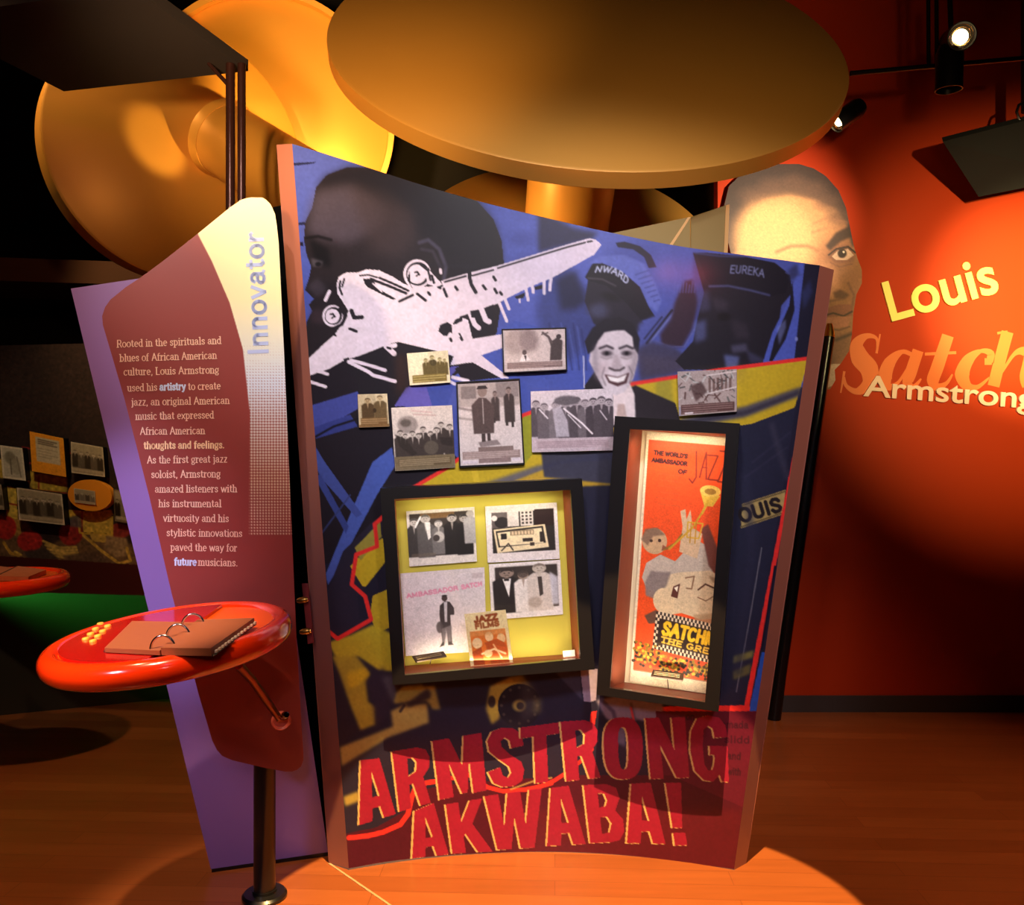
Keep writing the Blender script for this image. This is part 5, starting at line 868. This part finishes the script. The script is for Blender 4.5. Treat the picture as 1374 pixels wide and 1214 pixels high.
# ------------------------------------------------------------------ dark overhead plates
GREY = mat('dark_grey_plate', (46, 43, 48), .7, spec=.2)
r = root('overhead_plate', (-1.55, 3.2, 3.1), 'big dark grey plate overhead at upper left on a double pole', 'overhead plate', 'dark overhead plates')
A, B, D, Cn = (-1.056, 3.43), (-1.893, 3.62), (-1.251, 2.823), (-2.088, 3.016)
link('plate', bm_mesh(prism([(x, y, 3.1) for x, y in (A, B, Cn, D)], (0, 0, .045))), GREY, r)
pm = mat('brown_black_steel', (58, 34, 34), .25, .6); pk = Vector((-1.085, 3.37, 0))
for dx, wd in ((-.022, .018), (.022, .016)):
    p = link('rail', bm_mesh(tube([(pk.x + dx, 3.37, 0), (pk.x + dx, 3.37, 3.1)], wd, 16), True, 40), pm, r)
link('brace', bm_mesh(tube([(-1.10, 3.37, 3.0), (-1.19, 3.36, 3.1)], .008, 8), True, 40), pm, r)
r = root('overhead_plate', tuple(P(1340, 205, 4.6)), 'small dark plate hung before the red wall at the right edge', 'overhead plate', 'dark overhead plates')
q = [P(1265, 190, 4.82), P(1313, 264, 5.05), P(1450, 237, 5.05), P(1425, 149, 4.82)]
link('plate', bm_mesh(prism(q, (.01, .03, .035))), mat('charcoal_plate', (26, 24, 28), .6), r)
link('hook', bm_mesh(tube([P(1376, 168, 4.84), P(1368, 161, 4.84), P(1364, 150, 4.84), P(1367, 141, 4.84), P(1376, 136, 4.84)], .008, 10), True), mat('grey_steel', (90, 84, 86), .3, 1), r)
link('hanger', bm_mesh(tube([P(1378, 150, 4.86), Vector((P(1378, 150, 4.86).x, 4.86, 4.8))], .03, 16), True, 40), BLACK, r)

# ------------------------------------------------------------------ track and lamps
TRK = mat('track_black', (20, 18, 18), .35, .3)
ta, tb = P(1141, 98.5, 4.3), P(1420, 74, 4.3)
r = root('light_track', tuple(ta), 'thin black lighting track crossing the upper red wall', 'lighting track')
link('bar', bm_mesh(tube([ta, tb], .012, 12), True, 40), TRK, r)
for x in (1246, 1257): link('rod', bm_mesh(tube([P(x, 89, 4.3), P(x - 2, 89, 4.3) + Vector((0, 0, 4.8 - P(x, 89, 4.3).z))], .010, 10), True, 40), TRK, r)
def lamp(name, head, aim, label, lit, R=.062, Lh=.19, body=None):
    r = root(name, tuple(head), label, 'spotlight', 'track spotlights'); n = (Vector(aim) - Vector(head)).normalized(); M = frame_from(n, head)
    link('housing', bm_mesh(lathe([(0, -Lh), (R * .8, -Lh), (R, -Lh + .03), (R, 0), (R * .92, 0), (R * .85, -.03), (0, -.04)], 40, M), True, 40), TRK, r)
    if lit:
        link('bulb', bm_mesh(lathe([(0, -.012), (R * .45, -.014), (R * .55, -.036), (0, -.038)], 24, M), True), mat('lamp_glow', (255, 214, 150), .4, emit=(255, 222, 160), es=14), r)
        for k in (.62, .78): link('reflector_ring', bm_mesh(lathe([(R * k, -.014), (R * (k + .05), -.010), (R * (k + .05), -.018), (R * k, -.014)], 32, M), True), mat('warm_reflector', (255, 214, 150), .15, 1), r)
    return r, M
h = P(1291, 48, 4.1); r, M = lamp('spotlight', h, h + Vector((-.25, -1.0, -.30)), 'lit spotlight head shining toward the viewer at upper right', True, .066, .2)
link('arm', bm_mesh(tube([h + Vector((.0, .1, .03)), h + Vector((0, .12, .30))], .012, 10), True, 40), TRK, r)
h = P(1273, 121, 4.2); r, M = lamp('spotlight', h, h + Vector((0, .05, -1)), 'dark spotlight hanging straight down from the track crossing', False, .063, .21)
link('arm', bm_mesh(tube([h + Vector((0, 0, .1)), P(1262, 89, 4.3)], .012, 10), True, 40), TRK, r)
h = P(1121, 166, 4.6); r, M = lamp('spotlight', h, h + Vector((-.75, -.1, -.55)), 'black spotlight half hidden by the right rim of the biggest disc', True, .052, .18)
link('arm', bm_mesh(tube([h + Vector((-.02, .02, .08)), h + Vector((-.30, .2, .7)), h + Vector((-.30, .2, 1.5))], .012, 10), True, 40), TRK, r)

# ------------------------------------------------------------------ cut-out head and lettering on the red wall
def paint_face():
    cv = Canvas(960, 205, 1170, 540, (176, 122, 84), 3); pq = pp; cv.poly(pq(1100, 300, 1160, 290, 1160, 540, 1090, 540), (142, 92, 64), .8, 8)
    cv.poly(pq(960, 205, 1170, 205, 1170, 330, 1143, 330, 1136, 300, 1122, 280, 1095, 268, 1060, 262, 1022, 268, 1002, 290, 988, 340, 960, 350), (58, 42, 40), 1, 2); cv.poly(pq(985, 330, 1000, 280, 1030, 262, 1060, 258, 1095, 266, 1118, 282, 1128, 310, 1100, 330, 1040, 340), (190, 138, 94), .8, 8)
    for x, y in ((1010, 262), (1035, 250), (1065, 246), (1092, 254), (1112, 270), (1128, 290)): cv.ell(x, y, 17, 11, (96, 68, 56), .7, 6)
    cv.poly(pq(985, 300, 1010, 272, 1060, 270, 1090, 300, 1090, 360, 985, 360), (222, 172, 118), .8, 9)
    cv.line(pq(1092, 300, 1110, 292, 1136, 298), 3, (150, 100, 76), .5, 2); cv.line(pq(1090, 312, 1112, 305, 1140, 308), 2.4, (150, 100, 76), .5, 2)
    cv.line(pq(1042, 338, 1062, 330, 1084, 330, 1098, 336), 4, (150, 100, 70), .8, 2)
    cv.poly(pq(1108, 330, 1122, 312, 1142, 302, 1146, 316, 1128, 324, 1114, 336), (52, 34, 30), .9, 1.5)
    cv.poly(pq(1110, 345, 1120, 332, 1138, 328, 1148, 340, 1144, 352, 1124, 354), (120, 76, 60), .9, 2); cv.poly(pq(1116, 344, 1124, 336, 1138, 334, 1146, 342, 1136, 349, 1122, 349), (196, 160, 140)); cv.ell(1130, 340, 6, 6, (40, 24, 22), 1, 1); cv.ell(1132, 338, 1.4, 1.4, (240, 220, 200)); cv.line(pq(1112, 342, 1122, 334, 1138, 331, 1148, 339), 2.4, (44, 28, 26), .9); cv.line(pq(1114, 352, 1126, 358, 1144, 354), 1.6, (110, 70, 56), .8, 1)
    cv.poly(pq(1100, 350, 1120, 360, 1130, 390, 1126, 404, 1108, 398, 1100, 380), (190, 130, 96), .8, 4); cv.poly(pq(1140, 365, 1157, 360, 1158, 390, 1148, 420, 1138, 400), (150, 96, 74), .8, 4); cv.poly(pq(1118, 392, 1128, 388, 1140, 396, 1132, 402, 1120, 400), (92, 56, 46), .9, 1.5); cv.line(pq(1108, 398, 1114, 404, 1126, 402), 3, (110, 70, 56), .8, 1.4)
    cv.line(pq(1138, 380, 1146, 396, 1142, 420), 2.6, (104, 66, 54), .7, 1.5)
    cv.poly(pq(1108, 414, 1126, 408, 1142, 408, 1143, 424, 1126, 424, 1108, 426), (138, 80, 66)); cv.line(pq(1104, 424, 1118, 420, 1132, 424, 1143, 418), 2.6, (66, 36, 32)); cv.poly(pq(1108, 426, 1126, 425, 1142, 424, 1138, 438, 1120, 440, 1106, 438), (166, 102, 82)); cv.line(pq(1112, 441, 1126, 443, 1140, 438), 2, (90, 52, 44), .8, 1)
    cv.poly(pq(1100, 455, 1120, 450, 1143, 446, 1140, 470, 1128, 488, 1100, 500), (120, 74, 58), .8, 5); cv.line(pq(1104, 452, 1122, 456, 1142, 448), 4, (60, 36, 32), .8, 2); cv.poly(pq(1100, 470, 1120, 480, 1110, 500, 1090, 500), (92, 54, 44), .8, 4); cv.poly(pq(1085, 490, 1128, 488, 1121, 516, 1110, 520, 1085, 510), (196, 160, 146))
    cv.speckle(.04, 4, 9); return cv
FC = paint_face(); FP = Plane((0, 5.19, 0), (0, -1, 0))
Lh = [(220, 1040), (226, 1015), (236, 992), (250, 978), (275, 972), (310, 974), (360, 985), (420, 1000), (490, 1030), (522, 1060)]
Rh = [(220, 1072), (226, 1092), (236, 1108), (255, 1125), (278, 1135), (302, 1140), (327, 1145), (345, 1150), (362, 1156.5), (380, 1156.5), (395, 1149), (420, 1145), (450, 1143), (471, 1139), (488, 1128), (496, 1120), (510, 1121), (522, 1114)]
r = shaped('portrait_cutout', Lh, Rh, 220, 522, FP, .03, FC, 190, 300, None, INK, (60, 36, 30)); tag(r, 'giant flat cut-out of a face on the red wall, partly behind the mural', 'portrait cutout')
def word(name, txt, p0, p1, hpx, label, m, ext, off, cat='lettering'):
    r = root(name, tuple(P(*p0, 5.25)), label, cat); ang = math.atan2(p0[1] - p1[1], p1[0] - p0[0]); k = 5.25 / F
    cu = bpy.data.curves.new('t', 'FONT'); cu.body = txt; to = bpy.data.objects.new('t', cu); C.objects.link(to); bpy.context.view_layer.update(); W0 = to.dimensions.x; Lw = math.hypot(p1[0] - p0[0], p1[1] - p0[1]) * k
    bpy.data.objects.remove(to); bpy.data.curves.remove(cu); x = 0.0; sx = Lw / W0; sy = hpx * k / .73
    def width(s):
        c2_ = bpy.data.curves.new('t', 'FONT'); c2_.body = s; t2 = bpy.data.objects.new('t', c2_); C.objects.link(t2); bpy.context.view_layer.update(); xs = [v[0] for v in t2.bound_box]; res = (min(xs), max(xs)); bpy.data.objects.remove(t2); bpy.data.curves.remove(c2_); return res
    for i, ch in enumerate(txt):
        x = width(txt[:i + 1])[1] - (width(ch)[1]) if i else 0.0
        c2_ = bpy.data.curves.new('letter', 'FONT'); c2_.body = ch; c2_.extrude = ext / sx / 2; c2_.offset = off; t2 = bpy.data.objects.new('letter', c2_); C.objects.link(t2); bpy.context.view_layer.update()
        me = bpy.data.meshes.new_from_object(t2.evaluated_get(bpy.context.evaluated_depsgraph_get())); bpy.data.objects.remove(t2); bpy.data.curves.remove(c2_)
        Mx = Matrix.Translation(P(*p0, 5.25) + Vector((0, -ext / 2 - .004, 0))) @ Matrix.Rotation(-ang, 4, 'Y') @ Matrix.Rotation(PI / 2, 4, 'X') @ Matrix.Diagonal((sx, sy, sx, 1)) @ Matrix.Translation((x, 0, 0))
        me.transform(Mx); me.materials.clear(); link('letter', me, m, r)
    return r
LY = mat('yellow_letter', (244, 226, 120), .5); LW = mat('pale_letter', (236, 196, 180), .5)
word('raised_lettering', 'Louis', (1191, 432), (1333, 393), 55, 'upper raised yellow word, tilted upward, on the red wall', LY, .014, .018)
word('raised_lettering', 'Armstrong', (1158, 531), (1385, 548), 29, 'lower raised pale pink word on the red wall', LW, .014, .016)
# flat painted nickname, heavy italic with hairline serifs
def swell(bm, pts, ws, y):                             # stroke of varying width
    P2 = [np.array(p, float) for p in pts]; n = len(P2); L, R_ = [], []
    for i in range(n):
        t = P2[min(i + 1, n - 1)] - P2[max(i - 1, 0)]; t /= np.linalg.norm(t); s = np.array([-t[1], t[0]]) * ws[i] / 2; L.append(P2[i] - s); R_.append(P2[i] + s)
    l = [bm.verts.new(P(*p, y)) for p in L]; r_ = [bm.verts.new(P(*p, y)) for p in R_]
    for i in range(n - 1): bm.faces.new([l[i], l[i + 1], r_[i + 1], r_[i]])
def curve(pts, ws, k=6):                                # smooth through the points
    p = np.array(pts, float); n = len(p); out, w2 = [], []
    for i in range(n - 1):
        a, b, c, d = p[max(i - 1, 0)], p[i], p[i + 1], p[min(i + 2, n - 1)]
        for j in range(k):
            t = j / k; out.append(.5 * (2 * b + (c - a) * t + (2 * a - 5 * b + 4 * c - d) * t * t + (3 * b - a - 3 * c + d) * t ** 3)); w2.append(ws[i] * (1 - t) + ws[i + 1] * t)
    out.append(p[-1]); w2.append(ws[-1]); return out, w2
r = root('painted_lettering', tuple(P(1140, 520, 5.25)), 'large flat orange serif-italic word between the two raised words', 'lettering')
SATCH = {'S': [([(1177, 470), (1176, 454), (1162, 451), (1150, 462), (1154, 480), (1166, 495), (1166, 514), (1150, 525), (1136, 518), (1132, 506)], [3, 4, 8, 17, 25, 25, 19, 9, 5, 4]), ([(1181, 448), (1176, 474)], [2, 3.5]), ([(1133, 498), (1128, 527)], [3.5, 2])],
         'a': [([(1224, 476), (1210, 472), (1194, 486), (1187, 508), (1194, 519), (1206, 512), (1220, 490)], [6, 6, 16, 20, 10, 4, 3]), ([(1232, 470), (1222, 500), (1218, 514), (1226, 519), (1236, 508)], [15, 16, 14, 7, 2])],
         't': [([(1272, 450), (1258, 492), (1252, 510), (1258, 519), (1270, 514), (1278, 502)], [16, 17, 17, 11, 5, 2]), ([(1241, 475), (1283, 473)], [4, 4])],
         'c': [([(1328, 486), (1329, 474), (1316, 471), (1300, 482), (1291, 502), (1298, 518), (1312, 519), (1328, 506)], [11, 10, 5, 15, 20, 13, 6, 2]), ([(1321, 485), (1331, 485)], [9, 9])],
         'h': [([(1352, 445), (1342, 482), (1333, 518)], [16, 16, 16]), ([(1338, 447), (1352, 445)], [3.5, 3.5]), ([(1344, 500), (1360, 476), (1373, 471), (1382, 478), (1376, 505), (1378, 519)], [3, 5, 12, 17, 16, 12])]}
for ch, st in SATCH.items():
    bm = bmesh.new()
    for k, (p, ws) in enumerate(st): q, w2 = curve(p, ws); swell(bm, q, w2, 5.2475 - .0003 * k)
    link('letter', bm_mesh(bm), mat('orange_wall_paint', (226, 106, 40), .55), r)

# ------------------------------------------------------------------ far left: collage board with small pictures and a green light strip
ca, cb = Vector((-3.2, 4.97, 0)), Vector((-1.55, 4.705, 0)); cd = (cb - ca).normalized(); CN = np.array([cd.y, -cd.x, 0]); CP = Plane(tuple(ca), CN)
def paint_collage():
    cv = Canvas(-60, 380, 240, 805, (48, 34, 30), 2)
    cv.poly(pp(-60, 680, 30, 690, 60, 735, 100, 715, 150, 720, 200, 740, 240, 780, -60, 770), (120, 90, 60), .9, 2); cv.poly(pp(-10, 640, 35, 645, 50, 665, 90, 660, 90, 640, 30, 630, -10, 610), (206, 170, 60), .9, 1); cv.poly(pp(3, 650, 22, 655, 24, 700, 10, 700), (212, 180, 74)); cv.poly(pp(-5, 690, 25, 697, 30, 720, 0, 716), (170, 130, 60))
    for x, y, rx, ry, c in ((8, 708, 14, 16, (176, 40, 36)), (40, 726, 17, 14, (186, 44, 40)), (95, 716, 16, 16, (150, 40, 36)), (110, 700, 14, 12, (140, 46, 40)), (160, 712, 16, 10, (150, 50, 42))): cv.ell(x, y, rx, ry, c, .95, 1)
    cv.poly(pp(85, 683, 120, 686, 150, 684, 152, 692, 110, 692, 108, 714, 146, 716, 148, 692, 152, 690, 152, 720, 106, 716, 104, 696, 86, 698), (206, 166, 56)); cv.poly(pp(110, 692, 150, 692, 148, 716, 112, 714), (204, 170, 66)); cv.poly(pp(120, 715, 143, 718, 142, 728, 124, 726), (196, 160, 70))
    cv.poly(pp(88, 695, 108, 690, 110, 708, 92, 706), (90, 80, 76), .9, 1); cv.poly(pp(143, 718, 170, 722, 175, 745, 155, 748, 140, 735), (160, 130, 90), .9, 1)
    for k in range(5): cv.line(pp(58 + 3 * k, 726 + 5 * k, 80 + 4 * k, 735 + 3.4 * k, 102 + 1 * k, 734 + 3.6 * k), 3.4, (206, 170, 86))
    cv.line(pp(112, 718, 135, 738, 160, 756, 175, 752, 170, 735), 4, (206, 166, 70)); cv.line(pp(5, 728, 14, 742, 25, 745), 4, (196, 150, 60)); cv.line(pp(20, 740, 28, 744), 3, (220, 180, 80)); cv.poly(pp(30, 740, 60, 735, 80, 750, 40, 752), (66, 54, 50), .9, 1); cv.poly(pp(84, 745, 130, 740, 150, 755, 90, 755), (96, 72, 56), .9, 1)
    for a, b, c, d in ((30, 600, 42, 602), (52, 640, 52, 655), (30, 655, 90, 662), (86, 607, 96, 608), (30, 620, 45, 622), (10, 675, 30, 679), (110, 685, 110, 700)): cv.line(pp(a, b, c, d), 2.2, (150, 36, 34), .9)
    cv.speckle(.12, 5, 2); cv.poly(pp(-60, 742, 240, 761, 240, 820, -60, 820), (70, 22, 18)); return cv
CV = paint_collage()
r = root('collage_board', tuple((ca + cb) / 2), 'dark collage mural board with red and yellow shapes at the far left', 'mural board')
quad = []
for e, z in ((ca, 2.2), (cb, 2.2), (cb, .785), (ca, .785)): quad.append(proj(np.array([e.x, e.y, z])))
card('board', quad, CP, .12, CV, r, INK, (30, 14, 12), 1.0)
LEG = mat('dark_bracket', (24, 18, 18), .5)
for f in (.15, .5, .85):
    p = ca.lerp(cb, f); d3_ = Vector((-CN[0], -CN[1], 0)); link('bracket', bm_mesh(prism([tuple(p + d3_ * .12 + Vector((0, 0, z))) for z in (.80, .84)] + [tuple(p + d3_ * .12 + cd * .04 + Vector((0, 0, z))) for z in (.84, .80)], tuple(d3_ * (.10 + .40 * f)))), LEG, r)
gm = [ca.lerp(cb, f) - Vector((CN[0], CN[1], 0)) * .13 + Vector((0, 0, .79)) for f in (.02, .98)]
ga = bpy.data.lights.new('green_strip_light', 'AREA'); ga.energy = 2.2; ga.color = (.08, 1, .10); ga.shape = 'RECTANGLE'; ga.size = 1.9; ga.size_y = .03; ga.spread = math.radians(90)
go = bpy.data.objects.new('green_strip_light', ga); C.objects.link(go); go.location = (gm[0] + gm[1]) / 2 + Vector((0, 0, -.015))
go.rotation_euler = Vector((-CN[0], -CN[1], -.35)).to_track_quat('-Z', 'Y').to_euler()
GS = 'small pictures on the collage board'
def crowd(n, seed, tone=120):
    def f(q):
        rg = random.Random(seed); q.rect(.04, .04, .96, .96, (132, 118, 92), .9, 1); q.rect(.04, .04, .96, .3, (170, 156, 124), .8, 1)
        for k in range(n): person_shape(q, .12 + .76 * k / max(1, n - 1), .22 + .1 * rg.random(), .55, (tone - 50 + 40 * (k % 2), tone - 62 + 40 * (k % 2), tone - 76 + 36 * (k % 2)), (tone + 96, tone + 80, tone + 50), wide=.17)
        q.rect(.05, .82, .95, .92, (196, 176, 140), .7)
    return f
sm = lambda *a, **k: photo(*a, **k)
def tree(q): q.rect(.08, .06, .92, .94, (196, 186, 160)); q.ell(.4, .35, .25, .2, (130, 122, 100), .9, 1); q.ell(.6, .6, .2, .25, (160, 150, 126), .9, 1); q.line([(.4, .4), (.4, .85)], 1.6, (110, 100, 80)); q.line([(.7, .3), (.8, .9)], 1.4, (120, 110, 92))
sm('small_picture', pp(0, 597, 30, 601, 35, 645, 4, 641), 'narrow pale landscape picture at the left end of the upper row', (226, 212, 184), tree, CP.off(.04), .04, (14, 12, 12), GS, INK, 'picture')
def notice(q):
    q.rect(.16, .10, .86, .72, (206, 188, 150)); 
    for k in range(3): q.line([(.24, .16 + .05 * k), (.78 - .1 * (k % 2), .17 + .05 * k)], 1.6, (90, 74, 56), .8)
    for k in range(4): q.line([(.22, .38 + .07 * k), (.8 - .2 * (k % 2), .39 + .07 * k)], .9, (150, 130, 100), .7)
sm('small_picture', pp(39.5, 578.5, 85, 588, 89, 640, 43, 632), 'orange-backed notice, tallest in the upper row of the collage', (250, 160, 40), notice, CP.off(.045), .045, (14, 12, 12), GS, INK, 'picture')
sm('small_picture', pp(95, 592.5, 138, 600, 141, 640, 96, 634), 'group photograph right of the orange-backed notice', (214, 196, 160), crowd(5, 3, 110), CP.off(.04), .04, (14, 12, 12), GS, INK, 'picture')
sm('small_picture', pp(22.5, 654, 83, 663, 87, 704.5, 25.5, 697.5), 'wide group photograph in the lower row left of the orange oval', (226, 208, 172), crowd(6, 4, 112), CP.off(.045), .045, (14, 12, 12), GS, INK, 'picture')
sm('small_picture', pp(-30, 645, 2, 650, 6, 684, -28, 682), 'photograph cut off by the left frame edge beside the lower group photograph', (160, 140, 110), crowd(4, 5, 100), CP.off(.04), .04, (14, 12, 12), GS, INK, 'picture')
sm('small_picture', pp(152, 656, 190, 661, 192, 706, 154, 699), 'dim brown picture mostly behind the purple board', (110, 92, 66), crowd(3, 6, 80), CP.off(.03), .03, (14, 12, 12), GS, INK, 'picture')
ang = np.linspace(0, 2 * PI, 49)[:-1]; ov = CP.off(.045).hit(120.5 + 29.5 * np.cos(ang), 664.5 + 21 * np.sin(ang) + 2 * np.cos(ang))
r = root('oval_picture', tuple(ov.mean(0)), 'orange oval plaque with a small photograph on the collage board', 'picture', GS)
link('plaque', bm_mesh(prism([tuple(p) for p in ov], tuple(-CN * .04))), mat('orange_plaque', (240, 150, 34), .5), r)
qd = pp(99, 655, 127, 659, 128.5, 677.5, 100.5, 674); cv = art(qd, (216, 200, 160)); crowd(4, 9, 130)(Q(cv, qd)); card('photograph', qd, CP.off(.051), .006, cv, r, INK, (200, 180, 140), 1.5)
